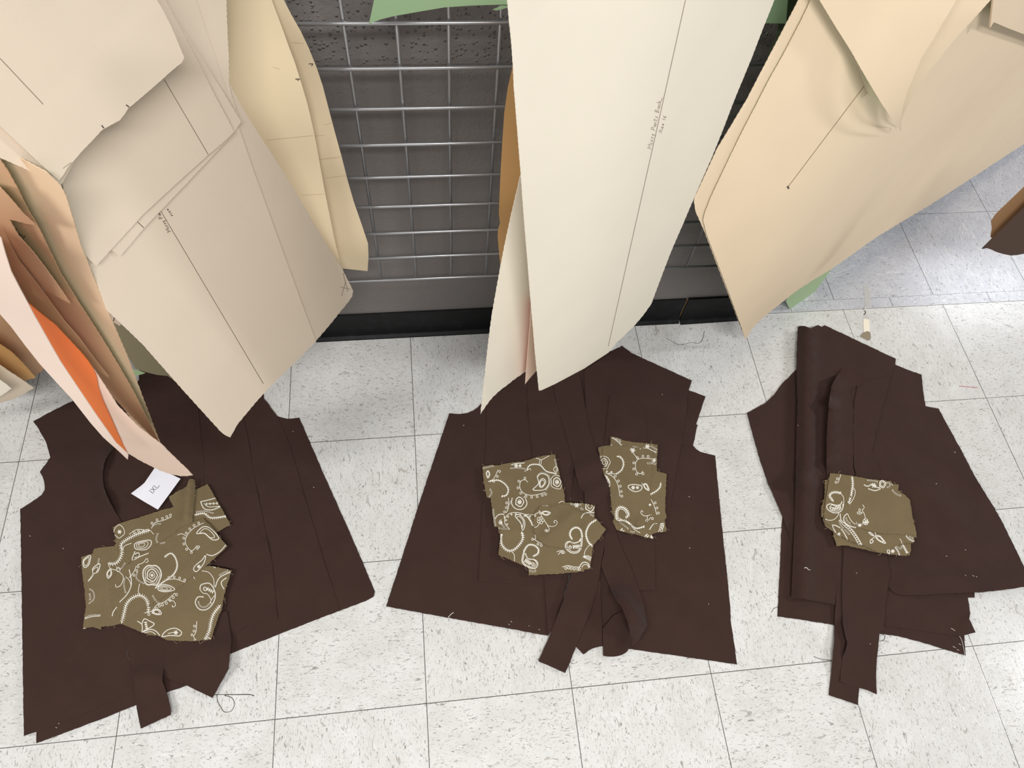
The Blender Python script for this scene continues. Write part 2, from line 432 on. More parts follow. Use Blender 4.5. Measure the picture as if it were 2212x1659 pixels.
def make_wall():
    # courses of painted block; the upper course stands slightly proud
    prof = [(0, 0), (0, .812), (-.008, .828), (-.010, .84), (-.010, 1.02), (-.004, 1.025), (-.004, 1.032), (-.010, 1.037), (-.010, 2.75)]
    vs, fs = [], []
    n = len(prof)
    for x in (WX0, WX1):
        vs += [(x, y, z) for y, z in prof] + [(x, .2, 2.75), (x, .2, 0)]
    k = n + 2
    for i in range(k - 1): fs.append((i, i + k, i + k + 1, i + 1))
    fs.append(tuple(range(k))); fs.append(tuple(range(2 * k - 1, k - 1, -1))); fs.append((k - 1, 2 * k - 1, k, 0))
    o = link_mesh('wall_back', vs, fs, [wall_mat()], None, None, False, False); o.location = (0, 0, 0); tag(o, kind='structure')
make_wall()
def base_mat():
    m, nt, b = new_mat('black_vinyl_cove'); L = nt.links.new
    tc = N(nt, 'ShaderNodeTexCoord'); n = N(nt, 'ShaderNodeTexNoise'); n.inputs['Scale'].default_value = 40; n.inputs['Detail'].default_value = 6; L(tc.outputs['Object'], n.inputs['Vector'])
    r = N(nt, 'ShaderNodeMapRange'); r.inputs[1].default_value = .5; r.inputs[2].default_value = .85; L(n.outputs['Fac'], r.inputs[0])
    mx = N(nt, 'ShaderNodeMix', data_type='RGBA'); mx.inputs[6].default_value = srgb(6, 7, 9); mx.inputs[7].default_value = srgb(30, 32, 35); L(r.outputs[0], mx.inputs[0]); L(mx.outputs[2], b.inputs['Base Color'])
    b.inputs['Roughness'].default_value = .55; b.inputs['Specular IOR Level'].default_value = .25; return m
BM = base_mat()
def cove(name, x0, x1, dy=0.0, tilt=0.0):
    prof = [(-.0005, .097), (-.004, .096), (-.0045, .03), (-.006, .018), (-.010, .008), (-.018, .003), (-.019, 0), (-.0005, 0)]
    vs, fs = [], []; k = len(prof); st = 12
    for i in range(st + 1):
        x = x0 + (x1 - x0) * i / st
        for y, z in prof: vs.append((x + (tilt * z if i in (0,) else 0), y - (dy if y < -.001 else 0) * (1 - i / st), z - .002 * (i / st if z > .05 else 0)))
    for i in range(st):
        for j in range(k): fs.append((i * k + j, i * k + (j + 1) % k, (i + 1) * k + (j + 1) % k, (i + 1) * k + j))
    fs.append(tuple(range(k))); fs.append(tuple(st * k + j for j in range(k - 1, -1, -1)))
    o = link_mesh(name, vs, fs, [BM], None, None, False, False); o.location = (0, 0, 0); return tag(o, kind='structure')
XS = 1.345
cove('baseboard_back', WX0, XS - .0015)
cove('baseboard_right', XS + .0015, WX1, .004, .0)
# strip of dried adhesive in the open joint
tag(link_mesh('trim_1', [(XS - .003, -.0038, .004), (XS + .003, -.0038, .004), (XS + .003, -.0038, .095), (XS - .003, -.0038, .095),
    (XS - .003, -.0006, .004), (XS + .003, -.0006, .004), (XS + .003, -.0006, .095), (XS - .003, -.0006, .095)],
    [(0, 1, 2, 3), (7, 6, 5, 4), (0, 4, 5, 1), (1, 5, 6, 2), (2, 6, 7, 3), (3, 7, 4, 0)], [plain('dried_glue', (128, 100, 66), .8)], None, None, False), kind='structure')

# =================================================================== GRIDWALL
GX, GZ0, GY = .639, .355, -.0955
gw = tag(empty('gridwall_panel', (GX, GY, GZ0)), 'chrome wire gridwall panel fixed on the dark grey wall behind the hanging patterns', 'wire grid')
WR = .0031
for k in range(-7, 10):
    x = GX + k * .0762; tube('vertical_wire', [(x, GY + .0062, GZ0 - .004), (x, GY + .0062, GZ0 + 16 * .0762 + .004)], WR, M['steel'], gw)
for r in range(0, 17):
    z = GZ0 + r * .0762; tube('horizontal_wire', [(GX - 7 * .0762 - .004, GY, z), (GX + 9 * .0762 + .004, GY, z)], WR, M['steel'], gw)
for x in (GX - 5 * .0762, GX + 7 * .0762):
    for z in (GZ0 + 14.5 * .0762,): tube('wall_bracket', [(x, -.011, z), (x, GY + .011, z)], .006, M['steel'], gw)
for x, y1 in ((.36, -.68), (.98, -.62), (1.22, -.66)):   # arms the bundles hang from
    tube('hook_arm', [(x, GY + .002, 1.452), (x, -.3, 1.447), (x, y1, 1.443), (x, y1 - .02, 1.46), (x, y1 - .022, 1.48)], .005, M['steel'], gw)

# =================================================================== HANGING PATTERNS
GL = 'paper patterns hanging in the left bundle'; GC = 'paper patterns hanging in the middle bundle'; GR = 'paper patterns hanging in the right bundle'; GT = 'peach and tan patterns hanging at the far left'
def CB(off, f=None, lean=0): return Wallish((497, 943), (683, 738), .47, off, lean, f)
CW = lambda s, z: .012 * math.cos((s - .1) * 6) - .02
bow = lambda a, s0=.1, w=.22: (lambda s, z: a * math.cos(max(-1.5, min(1.5, (s - s0) / w))))
PN, INK = M['pencil'], M['ink']
# --- left cream bundle, back to front
thing('pattern_sheet', 'aged yellow kraft pattern with curved creased edge, nearest the wire grid', 'paper pattern',
      [(613, 0), (630, 33), (650, 68), (667, 104), (684, 146), (697, 185), (711.6, 241), (724, 288), (737.6, 337), (750, 386), (763.5, 433.6), (781, 484), (795, 526), (796, 555), (794, 585.6), (739.4, 580), (690, 560), (600, 400), (520, 200), (480, -120), (560, -120)],
      Wallish(None, Y=-.145, h=.4, f=lambda s, z: .006 * math.sin(z * 26) * (1 if s > .3 else .6) + .01 * math.sin(s * 18)), M['kraft'], t=.0005,
      marks=[line((676, 138), (667, 138), 2, INK), line((676, 138), (673, 143), 2, INK), line((640, 262), (668, 255), 1.0, M['crease']), line((700, 271), (726, 262), 1.0, M['crease']), line((600, 302), (700, 292), 1.0, M['crease']), line((690, 345), (744, 338), 1.0, M['crease']), line((704, 385), (752, 379), 1.0, M['crease']), line((655, 422), (702, 419), 1.0, M['crease']), line((712, 530), (730, 534), 1.0, M['crease']), line((630, 92), (655, 94), 1.0, M['crease'])], group=GL)
thing('pattern_sheet', 'aged yellow kraft pattern with a dark tick mark, second from the wire grid', 'paper pattern',
      [(587, 0), (608, 56), (623, 98), (637.5, 137), (651, 180), (663.5, 222), (676, 275), (686, 326), (693, 366), (700.5, 408), (711, 460), (723, 519), (737.6, 578), (690, 545), (560, 330), (470, 150), (450, -130), (545, -130)],
      Wallish(None, Y=-.165, h=.4, f=lambda s, z: .005 * math.sin(z * 22 + 1) + .012 * math.sin(s * 16 + .6)), M['kraft'],
      marks=[line((638, 171), (648, 171), 2.2, INK), line((643, 171), (644, 175), 2, INK), line((590, 145), (605, 150), 1.0, M['crease']), line((575, 303), (675, 293), 1.0, M['crease']), line((650, 422), (700, 419), 1.0, M['crease'])], group=GL)
thing('pattern_sheet', 'narrow ivory pattern with pinked straight edge beside the yellow kraft ones', 'paper pattern',
      [(489, -130), (489, 0), (491, 60), (494, 120), (495, 178), (498, 200), (520, 262), (440, 262), (400, 60), (385, -130)], CB(-.02, bow(.01)), M['ivory'], pink=1.2, group=GL)
thing('pattern_sheet', 'long ivory pattern behind the lettered one, dog-eared at its right corner', 'paper pattern',
      [(374, 33), (434, 108), (474, 148), (496, 182), (526, 237), (580, 322), (630, 400), (690, 502), (737.6, 578), (752, 606), (763, 628), (761, 640), (753, 652), (734, 675), (710, 705), (683, 736), (600, 700), (480, 300), (310, -130), (330, -130)],
      CB(-.002, lambda s, z: CW(s, z) - .3 * max(0, s - .22) ** 1.5), M['ivory'], pink=.8,
      marks=[line((741, 590), (752, 630), 1.2, PN), line((735, 620), (757, 625), 1, PN), line((747, 607), (738, 640), 1, PN)], group=GL)
Cpoly = [(424, 0), (436, 36), (448.5, 74), (462, 112), (474.4, 148), (485, 182), (495, 215), (506, 248), (517, 278), (533, 325), (548.5, 370.6), (571, 432), (593, 493), (615, 554), (637.5, 615), (660, 677), (683, 738), (641, 780), (600, 820), (559, 861.6), (535, 890), (513, 917), (505, 932), (497.4, 945), (488, 941), (477.5, 933), (438, 890), (398, 845.6), (352, 794), (310, 746), (270, 707), (231, 670.5), (217, 631), (197, 583), (177, 543), (137, 404), (110, 300), (70, -130), (385, -130)]
cmk = [line((348, 457), (569, 829), 1.0, INK, .0006, 60)] + write('Missy Pan', (369, 499), (343, 456), 8.5, 1.0, INK) + write('size', (374, 466), (362, 449), 6.5, 1.0, INK)
thing('pattern_sheet', 'large ivory trouser pattern lettered in pencil, its pointed corner lowest over the left pile', 'paper pattern',
      Cpoly, CB(.001, CW), M['ivory'], pink=.8, marks=cmk, group=GL)
thing('pattern_sheet', 'ivory pattern whose notched hem shows as a thin strip above the pencil lettering', 'paper pattern',
      [(363, 11), (400, 70), (442, 134), (482, 198), (520.7, 263), (506, 285), (489, 306), (445, 352), (400, 400), (355, 447), (311, 493), (285, 524), (259.5, 554), (241, 541), (210, 480), (170, 330), (150, -130), (300, -130)],
      CB(.012, CW, -.012), M['ivory'], pink=.9, marks=[line((297.5, 479.5), (312, 493.5), 1.4, INK)], group=GL)
thing('pattern_sheet', 'ivory pattern with a plain hem, second sheet from the front of the left bundle', 'paper pattern',
      [(357.7, 0), (376, 35), (394.7, 70), (414, 107), (433.6, 144.5), (452, 182), (470.7, 218.7), (488, 250), (506, 285), (480, 310), (450, 335), (402, 378), (355, 421), (307.6, 465), (275, 501), (243, 535.6), (225, 556), (207.5, 575), (190, 557), (177, 543), (157, 475), (137, 404), (120, 340), (100, 200), (100, -130), (320, -130)],
      CB(.021, CW, -.02), M['ivory'], pink=.9,
      marks=[line((355, 172), (450, 334), 1.0, INK, .0006, 40)], group=GL)
thing('pattern_sheet', 'ivory pattern at the far left edge, its short slanting hem over the peach sheets', 'paper pattern',
      [(0, 341), (35, 356), (70, 372), (100, 386), (131.5, 400), (137, 392), (170, 330), (150, 200), (60, -130), (-140, -130), (-140, 275)],
      CB(.036, lambda s, z: .006 * math.sin(s * 9)), M['ivory'], pink=.8, group=GL)
thing('pattern_sheet', 'frontmost ivory pattern at upper left with two notches along its stepped hem', 'paper pattern',
      [(339, 0), (349, 17), (358, 33), (368, 54), (378, 76), (388, 101), (398, 124), (393, 135), (373, 151), (352, 170), (318, 200), (283.5, 229), (278, 233), (270, 246), (259, 260), (244, 268), (227, 277), (220.5, 281), (200, 303), (178, 326), (163, 343), (148, 360), (138, 376), (128, 391), (115, 380), (64, 332), (0, 272), (-60, 217), (-140, 140), (-140, -130), (270, -130)],
      CB(.040, lambda s, z: .006 * math.cos((s - .12) * 7) + .008 * math.exp(-((z - 1.09) / .045) ** 2) * math.exp(-((s - .13) / .05) ** 2)), M['ivory'], pink=.7,
      marks=[line((0, 126), (93, 225), 1.5, PN, .0006, 30), line((272.5, 226.5), (281, 233), 2.6, INK, .0006, 4), line((219.5, 271), (226.5, 279), 2.6, INK, .0006, 4), line((136, 364), (154, 351), 1, PN)], group=GL)
# --- deep behind: olive with shade in its colour, and peach undersides, below the lettered sheet
BK = Wallish(None, Y=-.2, h=.3)
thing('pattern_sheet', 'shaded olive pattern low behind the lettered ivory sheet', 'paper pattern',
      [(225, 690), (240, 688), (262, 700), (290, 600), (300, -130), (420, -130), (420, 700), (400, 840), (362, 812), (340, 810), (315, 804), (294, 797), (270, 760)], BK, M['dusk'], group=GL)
thing('pattern_sheet', 'small peach pattern corner peeping out beside the lettered sheet', 'paper pattern',
      [(229, 668), (240, 678), (262, 700), (258, 704), (245, 696), (238, 690), (220, 660)], Wallish(None, Y=-.215, h=.3), M['peach'], marks=[line((247, 685), (245, 694), 2, INK)], group=GL)
thing('pattern_sheet', 'sage pattern tip below the shaded olive sheet, over the left pile', 'paper pattern',
      [(270, 770), (284, 797), (300, 801), (314, 806), (305, 809), (291, 812), (284, 805)], Wallish(None, Y=-.19, h=.3), M['sage'], group=GL)
# --- far left peach / tan bundle
tw = lambda s, z: .006 * math.sin(z * 12)
sE = lambda z: .017 + .22 * (z - .26)
def TB(off, f=None, lean=.03): return Wallish((275, 990), (416, 1027), .22, off, lean, f)
for i, (pl, Y, mt, lb) in enumerate([
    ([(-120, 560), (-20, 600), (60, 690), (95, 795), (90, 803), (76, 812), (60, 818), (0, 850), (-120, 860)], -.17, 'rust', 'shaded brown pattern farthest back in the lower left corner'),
    ([(-120, 660), (0, 743), (25, 760), (40, 774), (58, 793), (77.5, 816), (65, 819), (50, 824), (0, 850), (-120, 860)], -.22, 'ochre', 'ochre pattern with rounded fold at the lower left edge'),
    ([(-120, 700), (0, 788), (20, 802), (45, 818), (73.6, 838), (50, 852), (25, 864), (0, 870), (-120, 905)], -.26, 'ivory', 'beige pattern corner at the left edge, widest of the low ones'),
    ([(-120, 740), (0, 820), (13, 829), (25, 839), (10, 850), (0, 856), (-120, 905)], -.30, 'cream', 'pale cream pattern corner at the left edge, nearest of the low ones')]):
    thing('pattern_sheet', lb, 'paper pattern', pl, Wallish(None, Y=Y, h=.2, f=lambda s, z: .01 * math.sin(s * 22)), M[mt], pink=.6, group=GT)
thing('pattern_sheet', 'tan pattern with long pinked edge, hindmost of the slanting bundle at left', 'paper pattern',
      [(131, 402), (143, 424), (159, 478), (175, 531), (187, 561), (199, 591), (219, 639), (239, 686), (259, 732), (278.6, 778), (302, 842), (324, 900), (346, 957), (300, 930), (240, 842), (150, 700), (50, 520), (-30, 400), (-80, 330), (-20, 318), (40, 340), (100, 372)],
      TB(0, tw), M['tan2'], M['green'], pink=1.1, group=GT)
thing('pattern_sheet', 'tan pattern lettered Front, with a pinked slanting edge casting green on its neighbour', 'paper pattern',
      [(0, 345), (18, 372), (38, 408), (52, 437), (64, 460), (75, 478), (85.6, 495.5), (108, 543), (131, 591), (151, 623), (171, 655), (199, 698), (227, 742), (257, 792), (286.5, 842), (316, 900), (344, 957), (330, 945), (255, 870), (190, 800), (100, 640), (20, 480), (-120, 400), (-120, 290)],
      TB(.011, tw), M['rust'], M['green'], pink=1.1,
      marks=write('Front', (29, 499), (54, 517), 7, 1.6, INK) + [line((12, 471), (25, 488), 2.4, INK), line((11, 484), (16, 490), 2, INK)], group=GT)
thing('pattern_sheet', 'tan pattern cut to a dart point, green-backed, in the slanting bundle at left', 'paper pattern',
      [(-120, 372), (0, 405), (25, 432), (50, 462), (76, 486), (60, 484), (20, 474), (40, 510), (72, 545), (100, 582), (128, 620), (152, 656), (140, 650), (110, 634), (60, 610), (-40, 560), (-120, 500)],
      TB(.022, tw), M['rust'], M['green'], pink=.8, group=GT)
thing('pattern_sheet', 'tan pattern with smooth curved edge ending in a white-tipped point', 'paper pattern',
      [(-120, 430), (0, 480), (12, 503), (24, 531), (40, 562), (60, 587), (80, 613), (100, 640), (120, 668), (140, 695), (171, 730), (203, 774), (235, 814), (233, 816), (218, 804), (196, 786), (150, 760), (60, 660), (-30, 560), (-120, 520)],
      TB(.034, lambda s, z: tw(s, z) - .25 * max(0, s - .15) ** 1.3), M['rust'], M['orange'], group=GT)
thing('pattern_sheet', 'peach pattern whose broad pointed tip hangs over the white size card', 'paper pattern',
      [(40, 640), (65.7, 660.6), (92, 681), (119, 702), (147, 732), (175, 762), (197, 790), (219, 822), (254.7, 877.5), (302, 925), (326, 943), (350, 961), (366, 977), (382, 993), (400, 1010), (416.6, 1026.7), (404, 1028.5), (390, 1028.7), (368, 1024), (346, 1017), (322, 1005), (298.5, 993), (286, 985), (274.6, 979), (276, 988), (262, 976), (200, 908), (158, 857), (92, 785), (0, 674), (-118, 566), (-118, 470), (0, 545), (35, 635)],
      TB(.046, lambda s, z: tw(s, z) - .5 * max(0, sE(z) + .016 - s)), M['peach'], pink=.7, group=GT)
thing('pattern_sheet', 'orange sheet added for the warm glow between the streaked pink sheet and peach tip', 'paper pattern',
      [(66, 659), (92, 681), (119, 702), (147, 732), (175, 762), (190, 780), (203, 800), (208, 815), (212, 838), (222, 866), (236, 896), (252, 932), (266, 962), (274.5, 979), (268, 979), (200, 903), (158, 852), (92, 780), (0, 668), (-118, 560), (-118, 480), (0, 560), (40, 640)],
      TB(.0475, lambda s, z: tw(s, z) - .5 * max(0, sE(z) + .016 - s)), M['orange'], grid=9, group=GT)  # added sheet; light glowing between the papers is put into its orange
thing('pattern_sheet', 'streaked pink pattern with orange back, foremost of the slanting bundle at left', 'paper pattern',
      [(-120, 400), (2, 515), (12, 550), (24, 587), (42, 622), (61.7, 658.6), (73, 680), (85.6, 702), (108, 742), (131, 782), (159, 824), (187, 865.6), (211, 901), (231, 929), (250.7, 957), (274.6, 979), (277, 984), (275.8, 993), (254.7, 973), (223, 945), (209, 929), (195, 913), (155, 861.6), (120, 824), (85.6, 786), (54, 746), (24, 706), (0, 678.6), (-120, 570)],
      TB(.052, lambda s, z: tw(s, z) + .55 * max(0, min(.065, s - sE(z) + .055)) * min(1, max(0.06, (z - .26) * 4)) + .0012 * math.sin((s - .2 * z) * 420) * min(1, max(0, (sE(z) - .012 - s) * 60))), M['pinkish'], M['orange'], grid=9, group=GT)
# --- middle bundle
def FB(off, f=None, lean=0): return Wallish((1165, 840), (1385, 690), .45, off, lean, f)
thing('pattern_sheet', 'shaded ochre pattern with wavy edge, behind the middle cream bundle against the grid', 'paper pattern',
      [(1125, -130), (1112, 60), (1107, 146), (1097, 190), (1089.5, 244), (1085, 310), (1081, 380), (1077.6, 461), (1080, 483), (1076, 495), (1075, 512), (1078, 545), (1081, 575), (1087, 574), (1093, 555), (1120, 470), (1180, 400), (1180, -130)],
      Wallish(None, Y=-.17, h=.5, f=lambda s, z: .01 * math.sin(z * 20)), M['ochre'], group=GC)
GB = Wallish((1038, 895), None, .36, 0, 0, lambda s, z: -.3 * max(0, s - .05) ** 1.1, dirv=(.94, .34))
thing('pattern_sheet', 'cream pattern tapering to a long left tip, behind the big middle sheet', 'paper pattern',
      [(1128, 365), (1122, 390), (1116.7, 412), (1104, 467), (1092, 521), (1081, 578), (1070.5, 635), (1063, 679), (1057, 721.6), (1047, 810), (1038, 895), (1050, 876), (1065, 857), (1081, 843), (1097.7, 830), (1117, 815), (1135.6, 803), (1160, 780), (1200, 740), (1300, 300), (1300, -130), (1150, -130), (1145, 300)],
      GB, M['cream'], M['peach'], pink=.9, group=GC)
thing('pattern_sheet', 'thin peach pattern point between the two middle cream sheets', 'paper pattern',
      [(1148, 655), (1145, 700), (1140, 760), (1134.6, 830), (1142, 820), (1157, 803), (1190, 770), (1190, 655)],
      Wallish((1038, 895), None, .36, .016, 0, lambda s, z: -.3 * max(0, s - .05) ** 1.1, dirv=(.94, .34)), M['peach'], M['orange'], group=GC)
Fpoly = [(1096.6, 0), (1101, 50), (1106, 98), (1109, 145), (1111, 190), (1118, 280), (1125, 369), (1129, 426), (1133, 483), (1140, 567), (1146.5, 651), (1152, 714), (1157, 776), (1161, 812), (1164.4, 844), (1200, 824), (1230, 807), (1260, 789.5), (1286, 774), (1312, 757), (1341, 732), (1369, 705), (1389, 682), (1407, 656.5), (1428, 600), (1450, 542.6), (1475, 485), (1499, 428.6), (1518, 385), (1537, 342), (1562, 280), (1586, 217), (1605, 171), (1624, 125), (1649, 60), (1673, 0), (1720, -120), (1085, -120)]
fmk = [line((1481, 0), (1433, 217), 1.1, PN, .0006, 50), line((1433, 217), (1312, 757), 1.1, PN, .0006, 60)] + \
      write('Missy Pants Back', (1407, 322), (1429, 217), 9.5, .9, PN) + write('Size 16', (1429, 288), (1440, 250), 7, .9, PN)
Ff = lambda s, z: -.8 * max(0, s - .2) ** 2 + .004 * math.sin(s * 20)
thing('pattern_sheet', 'second cream sheet showing only as a thin lip under the big middle hem', 'paper pattern',
      [(1166, 836), (1164.4, 844), (1170, 843), (1200, 829), (1262, 796), (1314, 762), (1330, 744), (1300, 700), (1180, 700)], FB(-.006, Ff), M['cream'], group=GC)
thing('pattern_sheet', 'big cream trouser pattern in the middle, its long grain line lettered in pencil', 'paper pattern',
      Fpoly, FB(.004, Ff), M['cream'], pink=.6, marks=fmk, group=GC)
# --- green sheets high against the grid
thing('pattern_sheet', 'green pattern with curved hem hung before the grid at top centre', 'paper pattern',
      [(812, -20), (808, 0), (797, 52), (822, 42), (850, 35), (895, 27), (960, 16), (1020, 12), (1082, 10), (1110, 10), (1120, -60), (825, -60)],
      Wallish(None, Y=-.17, h=.9, f=lambda s, z: .006 * math.sin(s * 16)), M['green'], group=GC)
thing('pattern_sheet', 'small curled green pattern tip beside the big cream sheet at top', 'paper pattern',
      [(1094, 0), (1086, 8), (1075, 17), (1064, 21), (1072, 23), (1085, 20), (1102, 14), (1125, 8), (1125, -50), (1100, -50)],
      Wallish(None, Y=-.185, h=.9, f=lambda s, z: .02 * math.sin(s * 30)), M['green'], group=GC)
thing('pattern_sheet', 'square-cornered green pattern between the middle and right bundles at top', 'paper pattern',
      [(1640, 50), (1698, 51), (1700, 20), (1702, 0), (1706, -60), (1640, -60)], Wallish(None, Y=-.16, h=.9), M['green'], group=GR)
thing('pattern_sheet', 'dark slanting green pattern behind the square-cornered green one', 'paper pattern',
      [(1702, -60), (1702, 0), (1699, 50), (1682, 52), (1676, 80), (1665, 105), (1655, 130), (1690, 110), (1740, 0), (1740, -60)], Wallish(None, Y=-.135, h=.9), plain('dark_green_paper', (92, 104, 80), .7), group=GR)
# --- right bundle
def RB(off, f=None, lean=0): return Wallish((1612, 730), (2212, 310), .22, off, lean, f)
def curlJ(s, z): return -.6 * max(0, .02 - s) ** 1.6 - 3.0 * max(0, -.24 - s) ** 2 - .02
def liftL(s, z): return .38 * max(0, min(.36, s + .16)) * max(0, min(1, (z - .80) * 3.5))
for lb, pl, y, mt in [('sage green pattern tip below the right tan bundle, larger of the two', [(1697.6, 650.5), (1708, 672), (1718, 692), (1740, 658), (1768, 620), (1796, 581.8), (1850, 500), (1790, 470), (1720, 600)], .0, 'sage'),
                      ('darker green pattern tip below the right tan bundle, smaller of the two', [(1752, 632), (1757, 639), (1766, 648), (1780, 627), (1796, 600), (1812, 572.6), (1880, 480), (1820, 460), (1775, 590)], -.03, 'green')]:
    thing('pattern_sheet', lb, 'paper pattern', pl, RB(-.03 + y, curlJ), M[mt], group=GR)
J2 = [(1725, 0), (1697, 54), (1663, 119), (1640, 163), (1613, 215), (1580, 270), (1549, 321), (1526, 371), (1507.5, 412), (1500, 428), (1499, 437), (1503, 458), (1521, 499), (1546, 565), (1571.6, 632), (1591, 683), (1610.6, 735), (1618, 722), (1627, 707), (1640, 692), (1678, 660), (1718, 630), (1755, 606), (1791.5, 584), (1842, 549), (1892, 513), (1950, 478), (2007, 444), (2052, 415), (2098.5, 385), (2155, 348), (2212, 311.5), (2330, 230), (2330, -130), (1780, -130)]
thing('pattern_sheet', 'broad tan pattern with curling shaded left edge, hindmost of the right bundle', 'paper pattern',
      J2, RB(-.004, lambda s, z: curlJ(s, z) - .06 * max(0, min(.3, s + .1))), M['tan'], M['green'], pink=.7, group=GR)
J1 = [(1750, 4.6), (1730, 46), (1709, 87), (1686, 130), (1663, 169.5), (1633, 228), (1603.7, 284), (1578, 337), (1553, 389), (1536, 425), (1523.5, 458), (1519, 475), (1526, 505), (1548, 563), (1573, 628), (1610.6, 732), (1620, 716), (1640, 693), (1718, 630), (1775, 578), (1828, 531), (1860, 503), (1892, 476), (1940, 440), (1984, 407.7), (2075.5, 330), (2110, 302), (2144, 275), (2212, 220), (2330, 120), (2330, -130), (1790, -130)]
thing('pattern_sheet', 'broad tan pattern marked with a slanting pencil grain line, in the right bundle', 'paper pattern',
      J1, RB(0, curlJ), M['tan'], M['green'], pink=.7,
      marks=[line((1866, 187), (1703, 403), 1.0, M['jline'], .0006, 40), line((1701, 402), (1704, 408), 4, INK, .0006, 3)], group=GR)
thing('pattern_sheet', 'tan pattern corner with folded rim at the top right edge', 'paper pattern',
      [(2139, 61), (2143, 54), (2147, 48), (2180, 62), (2212, 74), (2330, 120), (2330, -130), (2160, -130)], RB(.02, curlJ), M['tan'], M['green'], t=.003, group=GR)
thing('pattern_sheet', 'tan pattern with small notched tip, under the curled front sheets at right', 'paper pattern',
      [(1745, -60), (1764, 0), (1813, 73), (1846.5, 123.7), (1864.6, 173.5), (1871, 190), (1878, 209), (1885, 203), (1892, 197), (1920, 160), (1990, 40), (2020, -130), (1740, -130)],
      RB(.005, curlJ), M['tan'], M['green'], pink=.5, group=GR)
thing('pattern_sheet', 'curled tan pattern with green back, its right edge lifted off the sheets below', 'paper pattern',
      [(1946, 279), (1947, 265), (1948, 258), (1956, 238), (1969, 211), (1987, 182), (2004.7, 155.7), (2031, 124.6), (2062.5, 84.5), (2098, 46.7), (2140, 0), (2260, -130), (1990, -130), (1990, 40), (1958, 130), (1944, 200), (1941, 250)],
      RB(.010, lambda s, z: curlJ(s, z) + liftL(s, z)), M['tan'], M['leaf'], pink=.5, group=GR)
thing('pattern_sheet', 'front tan pattern of the right bundle, curling to a sharp drooping tip', 'paper pattern',
      [(1764, -10), (1800, 50), (1838, 110), (1866, 160), (1890, 200), (1905, 225), (1922, 250), (1936, 270), (1946, 284), (1946.5, 278), (1947, 251), (1951, 227), (1960, 198), (1976, 160), (1991, 124.6), (2016, 84.5), (2040, 44), (2066, 0), (2150, -130), (1720, -130)],
      RB(.02, lambda s, z: curlJ(s, z) + liftL(s, z)), M['tan'], M['leaf'], pink=.5, group=GR)
# --- brown boards far right
thing('pattern_board', 'tan board edge hanging at the right border, behind the dark brown board', 'board',
      [(2212, 406), (2185, 432), (2157.5, 458), (2150, 466), (2141, 479.6), (2143, 495), (2140, 512), (2150, 520), (2250, 500), (2330, 420), (2330, 300)], Wallish((2121, 538), (2212, 548), .45, -.02), M['boardt'], t=.003)
thing('pattern_board', 'dark brown board with wavy lower edge hanging at the right border', 'board',
      [(2121.7, 538), (2131.5, 536), (2141, 539), (2153, 544.7), (2168, 549), (2183.6, 552), (2198, 551), (2212, 548), (2330, 530), (2330, 330), (2212, 449), (2170, 490)], Wallish((2121, 538), (2212, 548), .45, 0), M['board'], M['boardt'], t=.003)

# =================================================================== CLOTH ON THE FLOOR
GLP = 'brown cut pieces in the left pile'; GCP = 'brown cut pieces in the middle pile'; GRP = 'brown cut pieces in the right pile'
BR = M['brown']
def cloth(label, poly, z, ridges=(), wob=.0012, seed=0, group=None, name='fabric_piece', cat='fabric', marks=(), t=.0007, grid=16):
    return thing(name, label, cat, poly, Flat(z, ridges, wob, seed), BR, t=t, grid=grid, fray=.5, marks=marks, group=group)
def specks(lst): return [([(u - r, v - r * .5), (u, v), (u + r * .6, v + r * .4)], .9, M['lint'], .0008) for u, v, r in lst]
# --- left pile
cloth('brown garment panel flaring right, lowest of the left pile', [(569.7, 800), (569.7, 859.5), (572, 876), (575, 888), (586, 895), (599, 899), (609, 902), (620, 904.5), (633, 904), (646.5, 902), (676, 970), (705, 1037), (760, 1160), (785, 1218), (810, 1278), (807, 1289), (790, 1298), (700, 1332), (600, 1371), (501, 1411), (440, 1435), (320, 1450), (300, 1200), (300, 800), (420, 770)], .0015, [], .0012, 1, GLP,
      marks=specks([(678, 1053, 1.5), (633, 932, 1.2)]))
cloth('brown garment panel with long straight right edge, second layer of the left pile', [(540, 820), (600, 900), (625, 960), (640, 1010), (657, 1071), (682, 1150), (705, 1230), (734, 1316), (640, 1353), (502, 1407), (330, 1430), (310, 1200), (310, 830)], .0035, [(560, 1040, 655, 1075, .02, .001)], .0012, 2, GLP)
cloth('brown garment panel with a raised lower corner, third layer of the left pile', [(510, 840), (535, 944), (543, 995), (551, 1040), (570, 1130), (588, 1220), (595, 1290), (599, 1336), (572, 1341), (546, 1349), (532, 1351), (520, 1362), (508, 1370), (497, 1378), (340, 1410), (330, 1200), (330, 840)], .0055, [(480, 1200, 585, 1180, .02, .004), (560, 1250, 515, 1340, .016, .005), (440, 1085, 550, 1070, .012, .004)], .0014, 3, GLP)
cloth('brown bodice front with curved armhole, lower left layer of the left pile', [(335, 812), (250, 835), (159, 865), (114, 887), (71.5, 910), (80, 921), (87, 934), (95, 947), (101, 960), (105, 974), (108.6, 988), (135, 1060), (120, 1300), (78.4, 1583), (78.4, 1606), (150, 1579), (225, 1551), (294, 1523), (360, 1496), (403, 1481), (440, 1466), (440, 1000), (420, 800)], .0075, [], .0012, 4, GLP,
      marks=specks([(122, 1572, 2), (127, 1563, 2)]))
